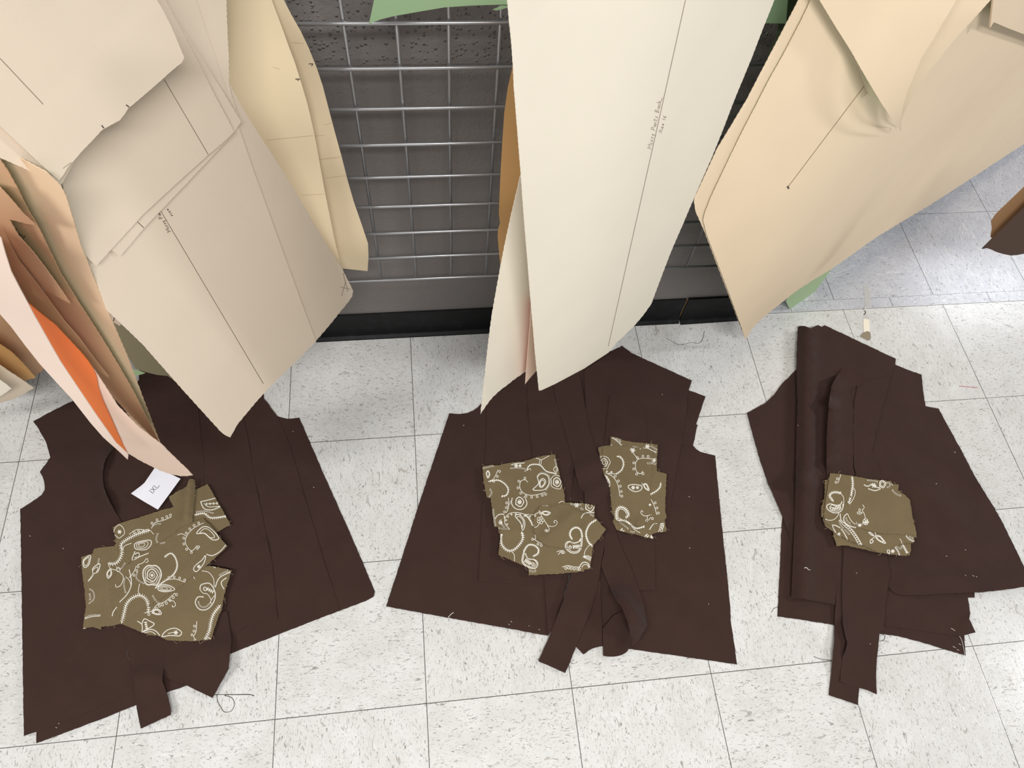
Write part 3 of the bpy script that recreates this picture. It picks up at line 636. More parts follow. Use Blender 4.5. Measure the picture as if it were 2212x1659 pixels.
cloth('brown bodice front with concave neckline, topmost panel of the left pile', [(86, 1019.5), (92, 1030), (95, 1040), (96.4, 1048), (96.4, 1058), (90, 1069), (79.5, 1077), (61, 1089), (43.5, 1099.6), (46.6, 1283), (49, 1430), (51.4, 1590), (65, 1585), (79, 1581), (180, 1540), (260, 1505), (345, 1475), (352, 1380), (352, 1250), (300, 1180), (259.7, 1122), (249, 1106), (238.5, 1087), (230, 1070), (225, 1055.6), (222, 1037), (221.5, 1018.5), (224, 1004), (228, 992), (237, 978), (249, 965.5), (243, 930), (215, 860), (150, 925), (108.6, 988)], .0095, [(234, 985, 243, 1100, .014, .022), (160, 1470, 350, 1450, .012, .002)], .0014, 5, GLP,
      marks=specks([(65, 1158, 1.8), (137, 1185, 1.6), (250, 1522, 1.2)]) + [(catmull([(276, 1402), (275, 1415), (282, 1427)]), 1.6, M['dthread'], .001)])
cloth('brown fabric strip with square end over the hem, left one of the left pile', [(262, 1330), (276, 1400), (290, 1470), (294.5, 1524), (299, 1550), (304.7, 1574), (337, 1559), (369.5, 1544), (369, 1535), (367, 1523), (364, 1508), (360, 1497), (355, 1483), (350.5, 1471), (351, 1460), (353, 1451), (354, 1440), (351, 1377), (350, 1320)], .0125, [(300, 1465, 356, 1470, .02, .012), (340, 1520, 366, 1530, .02, .006)], .001, 6, GLP, name='fabric_strip')
cloth('brown fabric strip folded at an angle, right one of the left pile', [(352, 1320), (351, 1377), (353, 1420), (354, 1441), (356, 1462), (374, 1470), (403.7, 1480.8), (430, 1494), (459, 1507.5), (477, 1475), (494.5, 1443), (494, 1440), (497, 1412), (500, 1384), (499, 1372), (490, 1320)], .0115, [(485, 1405, 495, 1440, .025, .016), (425, 1400, 420, 1450, .010, .005), (355, 1440, 425, 1420, .008, .004)], .001, 7, GLP, name='fabric_strip')
# --- middle pile
cloth('brown garment panel spreading right to a long straight hem, lowest of the middle pile', [(1250, 790), (1344, 747), (1400, 790), (1487, 845), (1485, 880), (1490, 940), (1497, 962), (1504, 970), (1513, 976), (1528, 980), (1545, 984), (1553, 1070), (1562, 1160), (1570, 1235), (1577, 1305), (1579, 1345), (1586, 1390), (1592, 1435.5), (1480, 1419), (1360.6, 1401.7), (1301, 1396), (1240, 1385), (1230, 1300), (1235, 1000)], .0015, [(1400, 1105, 1560, 1110, .02, .002)], .0012, 11, GCP,
      marks=specks([(1489, 1073, 1.6), (1490, 1184, 1.4), (1531, 1305, 1.2)]))
cloth('brown shoulder piece showing as a corner at the right of the middle pile', [(1400, 840), (1487.6, 843), (1505, 849), (1524, 856), (1514, 887), (1504, 916.5), (1507, 918), (1502, 940), (1497, 962), (1440, 960), (1400, 940)], .003, [], .001, 12, GCP)
cloth('brown garment panel spreading left to a point, left side of the middle pile', [(970.4, 893), (983, 894), (996, 894), (1010, 892), (1022, 887), (1032, 880), (1042, 870), (1062, 845), (1090, 818), (1140, 792), (1200, 800), (1210, 1000), (1195, 1300), (1184, 1373.5), (1160, 1369), (1083, 1354.7), (960, 1333), (834, 1310), (868, 1205), (903, 1095), (937, 993)], .0035, [(1090, 1320, 1140, 1360, .02, .003)], .0012, 13, GCP,
      marks=specks([(1002, 919, 1.5), (1105, 1343, 2), (1100, 1349, 1.5), (1165, 1360, 1.5), (1143, 1352, 1.2)]) + [(catmull([(968, 1334), (974, 1327), (980, 1323)]), 1.4, M['lint'], .001)])
cloth('brown yoke piece with peaked top and stepped right edge, upper right of the middle pile', [(1262, 800), (1344, 747), (1365, 763), (1440, 797), (1494.6, 822), (1491, 833), (1487.6, 843.5), (1484, 859), (1483.6, 878), (1481, 900), (1479, 926), (1464, 1000), (1440, 1140), (1414, 1160), (1416, 1273), (1376, 1275), (1300, 1200), (1270, 1000)], .0055, [(1360, 850, 1470, 872, .022, .010), (1325, 860, 1345, 930, .025, .008), (1300, 790, 1390, 815, .02, .004)], .0014, 14, GCP, marks=specks([(1431, 852.5, 1.3), (1370, 938, 1.2)]))
cloth('brown facing with rounded top corner over the yoke in the middle pile', [(1318, 852), (1332, 850), (1346.4, 852.9), (1368, 860.7), (1377, 865), (1384, 870), (1390, 875), (1394.7, 879.5), (1394.7, 898), (1397, 925), (1399, 1000), (1397, 1100), (1330, 1100), (1300, 1000)], .0078, [(1360, 850, 1470, 872, .022, .010), (1325, 860, 1345, 930, .025, .008), (1340, 940, 1370, 900, .03, .004)], .001, 15, GCP)
cloth('brown pocket panel with straight left edge under the embroidered pieces', [(1052, 860), (1090, 838), (1139.7, 826), (1142, 895), (1150, 985), (1165, 1080), (1174, 1180), (1175, 1244.5), (1180, 1262), (1130, 1262), (1080, 1258), (1034, 1254), (1040, 1140), (1045, 1044), (1050, 950)], .0058, [], .001, 16, GCP)
cloth('straight brown strip running down into the left embroidered pieces', [(1139, 826), (1142, 895), (1146, 940), (1150.6, 989), (1165, 1090), (1174.8, 1244.5), (1180, 1310), (1185, 1373), (1196, 1350), (1215, 1300), (1230, 1240), (1235, 1120), (1233, 1083), (1236, 1040), (1239.8, 1007.5), (1232.6, 975), (1216, 913), (1207, 882), (1193.6, 822)], .0075, [(1145, 890, 1205, 884, .014, .004)], .001, 17, GCP, name='fabric_strip')
cloth('brown fabric strip crossing diagonally between the two embroidered groups', [(1193.6, 822), (1200, 858), (1207, 882), (1211, 898), (1216, 913), (1224, 944), (1232.6, 975), (1239.8, 1007.5), (1245, 1030), (1252, 1054.6), (1258, 1059), (1263, 1064), (1263, 1083), (1262, 1095), (1290, 1180), (1330, 1160), (1335, 1100), (1320, 1030), (1300, 1000), (1285, 965), (1273.6, 929.6), (1268, 900), (1250, 800)], .0095, [(1250, 1020, 1300, 1000, .02, .010), (1262, 1070, 1310, 1050, .014, .008)], .001, 18, GCP, name='fabric_strip')
cloth('short brown fabric strip with ragged end between the two tails of the middle pile', [(1297, 1255), (1297, 1276), (1298, 1318), (1301, 1359), (1301, 1396), (1294, 1397), (1287.7, 1398.5), (1280, 1401), (1272, 1404.8), (1266, 1410), (1260, 1413.6), (1252, 1405), (1240, 1392), (1250, 1330), (1270, 1255)], .0062, [], .001, 19, GCP, name='fabric_strip')
cloth('brown fabric strip ending square on the tiles, left tail of the middle pile', [(1240, 1150), (1232.8, 1242), (1226, 1266), (1220, 1289), (1207.5, 1322.5), (1196, 1350), (1180, 1390), (1163, 1428.5), (1192, 1441), (1221, 1454), (1233, 1426), (1244.4, 1397), (1260, 1358), (1275, 1320), (1287.7, 1280), (1294, 1245), (1300, 1208.6), (1310, 1161), (1300, 1140)], .011, [(1232, 1245, 1205, 1325, .014, .010), (1210, 1318, 1275, 1330, .012, .005), (1185, 1400, 1240, 1415, .03, -.004)], .001, 20, GCP, name='fabric_strip')
lp = cloth('brown fabric strip looping over on itself, right tail of the middle pile', [(1309, 1150), (1306, 1185), (1299, 1223), (1307, 1244), (1316, 1263.4), (1325.6, 1288.8), (1333, 1299), (1341.5, 1310), (1347, 1322), (1353, 1337), (1357, 1349), (1360.4, 1362.6), (1361, 1376), (1360.4, 1390), (1359, 1396), (1358, 1402.7), (1362.5, 1401), (1370, 1394), (1378.4, 1385.8), (1389, 1367), (1398.4, 1350), (1396, 1341.5), (1389, 1299.3), (1376, 1263.4), (1359.4, 1219), (1342.5, 1183), (1331, 1151.6)], .012, [(1335, 1300, 1358, 1350, .022, .05), (1365, 1330, 1375, 1350, .025, .012)], .0, 21, GCP, name='fabric_strip')
fe = sheet('folded_end', [(1302, 1357), (1302.5, 1388), (1303, 1417), (1314, 1418.3), (1326, 1418.5), (1336, 1417), (1345, 1414), (1351, 1410.5), (1356, 1406), (1359, 1398), (1361, 1385), (1362, 1350), (1345, 1320), (1325, 1330)], Flat(.0095, [(1356, 1395, 1362, 1360, .012, .02)]), BR, t=.0007, grid=10, parent=lp)
# --- right pile
cloth('brown panel with a frayed lower hem, lowest of the right pile', [(1690, 1112), (1688, 1150), (1684, 1240), (1679.3, 1331.5), (1740, 1340), (1801, 1350), (1902, 1369.5), (1940, 1374), (1983, 1385), (2086, 1416), (2084.5, 1394), (2083, 1372), (2070, 1330), (2000, 1200), (1800, 1080)], .0015, [(1690, 1318, 1800, 1334, .006, .002), (1910, 1335, 1990, 1350, .006, .002)], .0012, 31, GRP, marks=specks([(2062, 1398, 4), (2070, 1404, 3), (2074, 1392, 3)]))
cloth('brown panel with a small turned-up right corner under the right pile', [(1900, 1280), (1980, 1265), (2091.6, 1262), (2104, 1264), (2105.5, 1291), (2091, 1291), (2094, 1310), (2096, 1325), (2093.7, 1337), (2101, 1352), (2107.8, 1366), (2095, 1369), (2083, 1372.5), (2072, 1374), (1990, 1362), (1912, 1352)], .003, [(2075, 1365, 2094, 1335, .008, .010)], .001, 32, GRP)
cloth('brown sleeve piece bulging left, half under the folded piece of the right pile', [(1740, 780), (1720, 798), (1706, 813), (1690, 828), (1672, 853), (1652, 871.5), (1634, 881), (1614, 891.6), (1621, 920), (1630.5, 953), (1642, 995), (1657.6, 1039.7), (1674, 1078), (1690, 1115.6), (1699, 1140), (1715, 1185), (1750, 1180), (1780, 1000), (1760, 800)], .004, [(1665, 1050, 1715, 1115, .02, .006)], .0014, 33, GRP)
cloth('big brown panel with stepped shoulder and pointed hem at the right border', [(1800, 760), (1934, 787.5), (1962, 799), (1991, 809), (1994, 843), (1999.4, 877), (2013, 880), (2027.6, 882.4), (2054, 931), (2080.7, 980), (2106, 1029), (2120, 1052), (2130, 1068), (2145, 1092), (2162, 1121), (2187, 1172), (2212, 1224), (2232, 1262), (2212, 1268), (2170, 1274), (2120, 1279.5), (2036, 1282.5), (1990, 1285), (1951.5, 1285.5), (1935, 1282), (1927, 1276), (1918, 1267), (1900, 1250), (1800, 1200), (1760, 900)], .0062, [(1960, 1040, 2050, 1110, .04, .010), (1960, 1262, 2200, 1258, .022, .012), (2085, 1025, 2125, 1062, .015, .008), (1990, 1150, 2110, 1170, .04, .004)], .0016, 34, GRP,
      marks=specks([(2023, 1045, 1.5), (2045, 1201.5, 1.6), (2086, 1188, 1.5), (2086, 1243, 1.5), (2103, 1244, 2.5), (2110, 1246, 1.6), (2063, 977, 2)]))
cloth('brown panel rolled over along its left side, middle of the right pile', [(1722.7, 707), (1726, 705), (1731, 704), (1737, 704), (1742, 705.5), (1751.5, 709.5), (1759, 705.5), (1767, 702), (1775, 706), (1782, 702.5), (1830, 725), (1880, 749), (1935.4, 775), (1934.5, 781), (1934, 788), (1924.7, 812), (1905, 893), (1884, 975), (1870, 1010), (1866, 1100), (1825, 1185), (1812, 1240), (1804, 1306), (1780, 1301), (1757, 1297), (1730, 1292), (1709, 1291), (1712, 1220), (1715, 1150), (1717, 1095), (1718, 1047), (1720, 935), (1722.5, 868), (1720, 797)], .0085, [(1738, 715, 1736, 1040, .019, .036), (1736, 1040, 1730, 1285, .017, .024), (1768, 790, 1770, 830, .02, .007), (1830, 800, 1850, 800, .02, .006)], .0014, 35, GRP,
      marks=specks([(1724, 919, 1.6)]) + [(catmull([(1737, 1227), (1742, 1226), (1746, 1230), (1751, 1231.5)]), 1.6, M['lint'], .0015)])
cloth('brown fabric strip with a raised left edge, upper left strip of the right pile', [(1818.4, 796), (1812, 806), (1805, 817), (1800, 826), (1796, 835), (1793, 850), (1791.6, 864), (1789, 890), (1787, 913), (1785.5, 945), (1785, 980), (1785, 1010), (1786, 1045), (1800, 1070), (1848, 1070), (1844, 1012), (1843, 1002), (1843, 940), (1843, 886), (1841, 868), (1838.5, 850.6), (1837, 842), (1844, 837), (1852, 833), (1866, 824), (1862, 815), (1858.5, 808)], .014, [(1800, 828, 1792, 870, .018, .036), (1789, 880, 1788, 1000, .016, .032), (1818, 800, 1862, 812, .010, .008)], .0005, 36, GRP, name='fabric_strip')
cloth('brown fabric strip tapering beside the upper left one, right pile', [(1866, 824), (1895, 818), (1924, 813), (1914, 855), (1903, 895), (1894, 932), (1884, 973), (1888, 985), (1897, 1000), (1901, 1015), (1903, 1033), (1905, 1070), (1848, 1070), (1845, 1052), (1848, 1040), (1849, 1022), (1845, 1008), (1843.5, 980), (1843.5, 886), (1848, 855), (1852, 833)], .012, [(1900, 1005, 1850, 1010, .012, .006)], .0008, 37, GRP, name='fabric_strip')
cloth('brown fabric strip reaching lowest on the tiles, lower left tail of the right pile', [(1812, 1170), (1814.5, 1190), (1815, 1209), (1812, 1231), (1810, 1251), (1807, 1284), (1804.6, 1314.6), (1803, 1335), (1802, 1352), (1802, 1370), (1802, 1385), (1800, 1404), (1798.7, 1420), (1797, 1440), (1795, 1460), (1792.5, 1481), (1790.5, 1501.4), (1822, 1512), (1852.8, 1523), (1854.5, 1504), (1856, 1486), (1870, 1400), (1870, 1170)], .009, [(1806, 1385, 1803, 1430, .012, .007), (1800, 1500, 1850, 1515, .05, -.006)], .0006, 38, GRP, name='fabric_strip')
cloth('brown fabric strip with a gap along its side, lower right tail of the right pile', [(1823, 1175), (1821.5, 1205), (1820, 1232), (1819, 1258), (1818.7, 1281.6), (1819.5, 1316), (1821, 1349.8), (1825, 1368), (1830.4, 1387), (1829, 1396), (1827, 1404), (1823, 1412), (1820, 1420), (1817, 1447), (1815, 1472), (1835, 1479), (1855, 1486), (1874, 1491), (1894, 1500), (1893, 1478), (1892.7, 1455.6), (1894, 1432), (1896, 1408.6), (1898, 1388), (1900, 1368.6), (1905, 1362), (1910, 1358), (1911, 1336), (1911.5, 1314.5), (1915, 1287), (1918.6, 1260.5), (1922, 1237), (1918.6, 1216), (1912, 1175)], .0125, [(1822, 1350, 1828, 1410, .012, .010), (1918, 1220, 1912, 1270, .02, .006), (1850, 1485, 1890, 1495, .05, -.007)], .0006, 39, GRP, name='fabric_strip', marks=specks([(1850.5, 1238, 1.4), (1880, 1391, 1.3)]))

# =================================================================== EMBROIDERED OLIVE PIECES
TH = M['thread']
def tf(ox, oy, k): return lambda pts: [(ox + x / k, oy + y / k) for x, y in pts]
tL, tC, tR = tf(160, 1000, 3.95), tf(1020, 920, 4.7391), tf(1760, 1000, 7.2115)
def resample(pts, step):
    P = [np.array(p, float) for p in pts]; out = [P[0]]; acc = 0
    for i in range(len(P) - 1):
        a, b = P[i], P[i + 1]; L = np.linalg.norm(b - a)
        if L < 1e-9: continue
        d = step - acc
        while d <= L: out.append(a + (b - a) * d / L); d += step
        acc = (acc + L) % step if L >= step - acc else acc + L
    if np.linalg.norm(out[-1] - P[-1]) > step * .3: out.append(P[-1])
    return out
STS = []   # every stitched line, in photo measurements
SW = 1.15
def st(pts, w=SW): STS.append((pts, w))
def vine(t, pts): st([tuple(p) for p in resample(catmull(t(pts)), 1.6)])
def ladder(t, pts, h=4.2, gap=4.4, spine=True):
    P = resample(catmull(t(pts)), gap)
    if spine: st([tuple(p) for p in resample([tuple(q) for q in P], 1.6)], 1.8)
    for i in range(1, len(P)):
        d = P[i] - P[i - 1]; d /= max(np.linalg.norm(d), 1e-6); n = np.array([-d[1], d[0]])
        st([tuple(P[i] - n * h + d * 1.0), tuple(P[i]), tuple(P[i] + n * h - d * .8)], 1.25)
def berries(t, pts, r=2.3, gap=11, side=1):
    vine(t, pts); P = resample(catmull(t(pts)), gap)
    for i in range(1, len(P)):
        d = P[i] - P[i - 1]; d /= max(np.linalg.norm(d), 1e-6); n = np.array([-d[1], d[0]]) * side * (r + 2.0)
        c = P[i] + n; st([(c[0] + r * math.cos(a), c[1] + r * math.sin(a)) for a in np.linspace(0, 2 * math.pi, 9)], 1.1)
def scal(t, pts, h=2.4, gap=2.6, w=1.0):
    h, gap = h * .62, gap * .62
    P = resample(catmull(t(pts)), gap); q = []
    for i in range(len(P)):
        d = P[min(i + 1, len(P) - 1)] - P[max(i - 1, 0)]; d /= max(np.linalg.norm(d), 1e-6); n = np.array([-d[1], d[0]]); q.append(tuple(P[i] + n * h * (1 if i % 2 else -1)))
    st(q, w)
def dbl(t, pts, h=2.2):
    vine(t, pts); scal(t, pts, h * .9, 2.4, .9)
def inner(pts, s):
    P = np.array(pts, float); c = P.mean(0); return [tuple(c + (p - c) * s) for p in P]
def pod(t, pts, n=2):
    dbl(t, pts)
    if n > 1: vine(t, inner(pts, .68))
    if n > 2: scal(t, inner(pts, .38), 1.6, 2.2)
def rose(t, c, rs, sq=1.15):
    for i, r in enumerate(rs):
        pts = [(c[0] + r * math.cos(a) * (1 + .10 * math.sin(a * 5 + i)), c[1] + r * sq * math.sin(a) * (1 + .10 * math.cos(a * 4 + i))) for a in np.linspace(0, 2 * math.pi, 13)]
        pts[-1] = pts[0]; vine(t, pts)
        if i % 2: scal(t, inner(pts, .93), 1.3, 2.4, 1.2)
def star(t, c, r):
    for a in (0, 1.05, 2.1): st(t([(c[0] - r * math.cos(a), c[1] - r * math.sin(a)), c, (c[0] + r * math.cos(a), c[1] + r * math.sin(a))]), 1.9)
def ticks(t, p0, p1, n, h):
    a, b = np.array(p0, float), np.array(p1, float); d = (b - a) / np.linalg.norm(b - a); m = np.array([-d[1], d[0]]) * h
    for i in range(n):
        c = a + (b - a) * i / max(1, n - 1); st(t([tuple(c - m), tuple(c), tuple(c + m)]), 1.9)
    vine(t, [p0, p1])
# left group
rose(tL, (385, 585), [45]); star(tL, (388, 588), 18)
berries(tL, [(470, 610), (530, 570), (600, 570)]); berries(tL, [(660, 560), (690, 510), (760, 490), (830, 460)], side=-1); scal(tL, [(670, 540), (700, 520), (740, 520)], 3)
ladder(tL, [(650, 575), (590, 590), (510, 620), (440, 660), (400, 700), (410, 760), (390, 820), (350, 860), (300, 860)]); vine(tL, [(590, 575), (640, 570), (680, 610)])
scal(tL, [(715, 600), (700, 650), (720, 685), (775, 680)], 3); vine(tL, [(410, 760), (430, 710), (490, 685)])
pod(tL, [(520, 690), (560, 670), (650, 660), (655, 700), (610, 740), (530, 735), (515, 710), (520, 690)], 3)
dbl(tL, [(520, 755), (495, 830), (560, 800), (635, 770)]); dbl(tL, [(515, 810), (560, 790), (545, 765), (520, 780)]); vine(tL, [(540, 870), (590, 850), (620, 815), (632, 840), (610, 850)])
vine(tL, [(290, 850), (310, 900), (370, 920), (420, 970), (400, 1040), (360, 1060), (355, 1035)]); pod(tL, [(310, 905), (280, 940), (290, 985), (320, 950), (310, 905)], 2); rose(tL, (378, 910), [16]); scal(tL, [(360, 890), (400, 905), (435, 850)], 3)
dbl(tL, [(470, 910), (490, 1020), (460, 1110), (388, 1188)]); scal(tL, [(430, 985), (425, 1040), (440, 1110)], 3); vine(tL, [(440, 970), (470, 1000), (485, 1040)]); berries(tL, [(470, 980), (510, 930), (530, 880)])
rose(tL, (665, 958), [24, 45, 60, 80]); star(tL, (665, 958), 14); scal(tL, [(540, 930), (530, 980), (560, 1010), (600, 1030)], 3)
ladder(tL, [(690, 1070), (770, 1010), (850, 950), (880, 880), (865, 810), (825, 770), (775, 800)], 2.6); berries(tL, [(770, 1003), (860, 990), (950, 1020)], side=-1)
pod(tL, [(715, 1072), (750, 1040), (810, 1045), (860, 1080), (790, 1098), (735, 1092), (715, 1072)], 3)
vine(tL, [(560, 1030), (548, 1090), (560, 1130)]); ladder(tL, [(405, 1370), (430, 1270), (450, 1200), (500, 1150), (570, 1130), (625, 1180), (635, 1270)])
berries(tL, [(600, 1280), (660, 1265), (710, 1210), (780, 1180), (860, 1110)], 2.6, 9); vine(tL, [(800, 1170), (850, 1180), (865, 1215), (840, 1230), (838, 1212)]); scal(tL, [(670, 1130), (700, 1180), (730, 1200)], 3.4)
pod(tL, [(668, 1262), (720, 1250), (745, 1290), (690, 1290), (668, 1262)], 2)
dbl(tL, [(1075, 1080), (1080, 1045), (1110, 1030), (1160, 1030), (1195, 1080), (1205, 1140), (1180, 1205), (1130, 1250), (1070, 1248), (1035, 1195), (1055, 1145), (1105, 1143)], 3)
vine(tL, [(1075, 1080), (1100, 1110), (1140, 1120), (1175, 1175)]); vine(tL, [(1200, 1130), (1165, 1180), (1175, 1200)]); pod(tL, [(1110, 1060), (1105, 1080), (1125, 1090), (1132, 1068), (1110, 1060)], 1); ticks(tL, (1140, 1075), (1185, 1100), 4, 14)
scal(tL, [(1060, 1180), (1075, 1220), (1120, 1230), (1165, 1190)], 2.6)
vine(tL, [(1090, 920), (1150, 935), (1190, 990), (1195, 1060)]); dbl(tL, [(1205, 1060), (1240, 980), (1335, 930)]); dbl(tL, [(1300, 980), (1255, 1020), (1280, 1078)]); scal(tL, [(1240, 960), (1290, 930), (1330, 935)], 3); scal(tL, [(1190, 890), (1260, 900), (1310, 915)], 2.4)
ladder(tL, [(1250, 1212), (1190, 1290), (1165, 1370), (1155, 1430), (1120, 1505)]); dbl(tL, [(1150, 1440), (1135, 1480), (1165, 1500)])
berries(tL, [(1048, 1350), (1040, 1440), (1020, 1480), (1042, 1512)])
dbl(tL, [(540, 1350), (580, 1380), (580, 1440)]); dbl(tL, [(580, 1370), (600, 1330), (645, 1350), (685, 1375), (640, 1410), (590, 1435)]); dbl(tL, [(580, 1445), (660, 1420), (715, 1450), (735, 1490)]); vine(tL, [(600, 1450), (660, 1440), (700, 1470), (710, 1490)]); ticks(tL, (610, 1360), (620, 1410), 4, 12)
pod(tL, [(750, 1480), (790, 1430), (860, 1410), (915, 1440), (900, 1475), (820, 1472), (750, 1480)], 1); star(tL, (868, 1448), 20); vine(tL, [(800, 1455), (850, 1445)])
dbl(tL, [(1080, 330), (1110, 390), (1180, 400), (1250, 370)], 3); dbl(tL, [(1080, 330), (1140, 318), (1205, 300)]); ticks(tL, (1130, 350), (1220, 345), 4, 10); vine(tL, [(1110, 345), (1150, 375), (1250, 368)])
ladder(tL, [(1025, 445), (1110, 430), (1170, 470), (1295, 455)], 3); scal(tL, [(1040, 420), (1110, 410), (1190, 430)], 2.6)
berries(tL, [(1110, 510), (1030, 550), (970, 610), (950, 680), (1000, 750), (1050, 705)]); pod(tL, [(1045, 602), (1100, 545), (1165, 560), (1235, 640), (1180, 655), (1110, 600), (1045, 602)], 2); vine(tL, [(880, 615), (920, 605), (960, 625)])
dbl(tL, [(1130, 780), (1180, 790), (1240, 760), (1295, 700)]); pod(tL, [(1120, 790), (1110, 850), (1050, 925), (1020, 910), (1035, 875), (1090, 830), (1120, 790)], 1); star(tL, (1065, 885), 16); vine(tL, [(1020, 970), (1030, 990)])
pod(tL, [(80, 830), (140, 790), (125, 870), (85, 890), (80, 830)], 2); pod(tL, [(120, 1010), (160, 960), (160, 900), (220, 860), (205, 925), (165, 950), (120, 1010)], 2); scal(tL, [(212, 815), (205, 860)], 3)
scal(tL, [(130, 1075), (165, 1100), (170, 1160), (125, 1200)], 2.4); scal(tL, [(130, 1115), (140, 1140), (135, 1170)], 3.6)
scal(tL, [(92, 1325), (140, 1300), (225, 1298)], 2.6); vine(tL, [(92, 1330), (150, 1312), (225, 1305)]); dbl(tL, [(365, 1230), (335, 1270), (325, 1308)])
vine(tL, [(80, 1412), (150, 1408)]); scal(tL, [(232, 1405), (320, 1392)], 3)
# middle left group
berries(tC, [(165, 570), (220, 540), (265, 450)]); ladder(tC, [(165, 570), (260, 555), (330, 590), (370, 650), (350, 710), (305, 720)], 2.2)
pod(tC, [(145, 480), (165, 458), (180, 500), (158, 535), (145, 480)], 2); scal(tC, [(110, 435), (170, 420), (255, 402)], 3)
scal(tC, [(390, 435), (480, 430), (550, 445), (540, 468)], 2.6); dbl(tC, [(400, 400), (450, 385), (535, 380)]); star(tC, (450, 408), 22); star(tC, (490, 408), 16)
ladder(tC, [(560, 455), (580, 410), (630, 393), (700, 405), (760, 465), (860, 488)], 1.8); vine(tC, [(700, 405), (705, 350), (650, 330)]); vine(tC, [(705, 350), (790, 305)]); vine(tC, [(685, 400), (690, 350)]); vine(tC, [(600, 455), (590, 435), (560, 460)])
pod(tC, [(622, 650), (680, 590), (668, 520), (710, 488), (775, 515), (785, 590), (745, 648), (670, 660), (622, 650)], 1); scal(tC, [(668, 520), (705, 480), (780, 505), (795, 590), (750, 655)], 3.4); pod(tC, [(690, 620), (695, 560), (730, 540), (752, 575), (720, 625), (690, 620)], 2)
rose(tC, (868, 575), [18, 40, 62]); star(tC, (870, 575), 14); rose(tC, (855, 445), [22]); scal(tC, [(845, 340), (860, 400), (865, 460)], 3)
berries(tC, [(570, 578), (540, 552), (495, 570), (490, 640), (530, 690), (600, 710), (680, 700), (745, 680)]); vine(tC, [(550, 700), (525, 740)])
rose(tC, (485, 778), [18, 42]); star(tC, (485, 780), 14); dbl(tC, [(410, 735), (405, 800), (450, 850), (520, 850), (560, 800), (545, 740)]); berries(tC, [(372, 735), (372, 830), (350, 890)]); scal(tC, [(350, 830), (380, 800), (400, 770)], 3)
berries(tC, [(385, 1055), (340, 1010), (335, 950), (380, 898), (450, 885), (540, 905)], 1.6); ladder(tC, [(540, 905), (590, 960), (620, 1020)], 2.4); berries(tC, [(540, 905), (620, 910), (690, 880), (680, 868)], 1.6)
pod(tC, [(440, 925), (480, 908), (530, 960), (538, 1020), (515, 1072), (500, 1000), (440, 925)], 2); ladder(tC, [(505, 1080), (520, 1150), (480, 1220), (420, 1272), (360, 1275), (300, 1210), (296, 1110)], 3.4)
vine(tC, [(400, 1278), (430, 1320), (432, 1385)])
dbl(tC, [(232, 955), (265, 912), (322, 905), (330, 950)]); scal(tC, [(290, 960), (300, 1000), (330, 1040)], 3); star(tC, (290, 990), 22); scal(tC, [(215, 850), (225, 940), (240, 1020)], 3); scal(tC, [(270, 1045), (320, 1055), (380, 1055)], 3)
pod(tC, [(710, 890), (750, 873), (802, 890), (760, 915), (710, 890)], 2); vine(tC, [(690, 870), (708, 905), (708, 940)])
for a in range(5): rose(tC, (700 + 24 * math.cos(a * 1.257), 965 + 24 * math.sin(a * 1.257)), [14], 1.0)
vine(tC, [(740, 970), (780, 1022), (840, 1027), (872, 992), (850, 965), (835, 985), (850, 995)]); berries(tC, [(770, 1020), (790, 1060), (770, 1085)]); vine(tC, [(630, 1040), (665, 1030), (690, 995)]); scal(tC, [(180, 645), (202, 685), (175, 725)], 3)
berries(tC, [(640, 1115), (650, 1150), (630, 1165)]); berries(tC, [(640, 1165), (680, 1190), (715, 1205)])
def curlpod(t, hook, body, oval, tk):
    ladder(t, hook, 2.6, 3.4); dbl(t, body, 3); vine(t, inner(body, .84)); pod(t, oval, 1); ticks(t, tk[0], tk[1], 5, tk[2])
curlpod(tC, [(1025, 1165), (1000, 1110), (1020, 1060), (1070, 1040), (1112, 1070), (1125, 1130)], [(1125, 1130), (1120, 1230), (1085, 1292), (1020, 1300), (965, 1260), (955, 1210), (990, 1182), (1040, 1200), (1100, 1180), (1108, 1155)], [(990, 1240), (1005, 1225), (1015, 1245), (1000, 1260), (990, 1240)], ((1035, 1240), (1095, 1235), 20))
curlpod(tC, [(620, 1335), (670, 1310), (678, 1260), (630, 1220), (570, 1222), (530, 1280)], [(530, 1280), (515, 1340), (512, 1395), (560, 1440), (640, 1460), (672, 1410), (640, 1370), (570, 1358), (545, 1305)], [(610, 1410), (630, 1402), (635, 1425), (615, 1430), (610, 1410)], ((545, 1375), (595, 1410), 20))
ladder(tC, [(1275, 960), (1210, 1000), (1175, 1060), (1165, 1120), (1190, 1190), (1232, 1232)], 2.8, 4.2); vine(tC, [(1205, 1215), (1160, 1270), (1145, 1330)]); scal(tC, [(1205, 1215), (1235, 1220), (1225, 1275)], 3)
for k in range(4): vine(tC, [(1130, 1340), (1180, 1328 + 12 * k), (1222, 1350 + 12 * k)])
berries(tC, [(865, 1290), (900, 1278), (935, 1275)]); berries(tC, [(880, 1320), (905, 1285)]); berries(tC, [(920, 1445), (980, 1430), (1040, 1442), (1100, 1445)], 2.6, 7); dbl(tC, [(1095, 1450), (1130, 1400), (1180, 1403), (1205, 1448)], 3); vine(tC, [(1120, 1450), (1145, 1420), (1180, 1425), (1195, 1455)]); scal(tC, [(585, 1478), (620, 1495), (655, 1482)], 4)
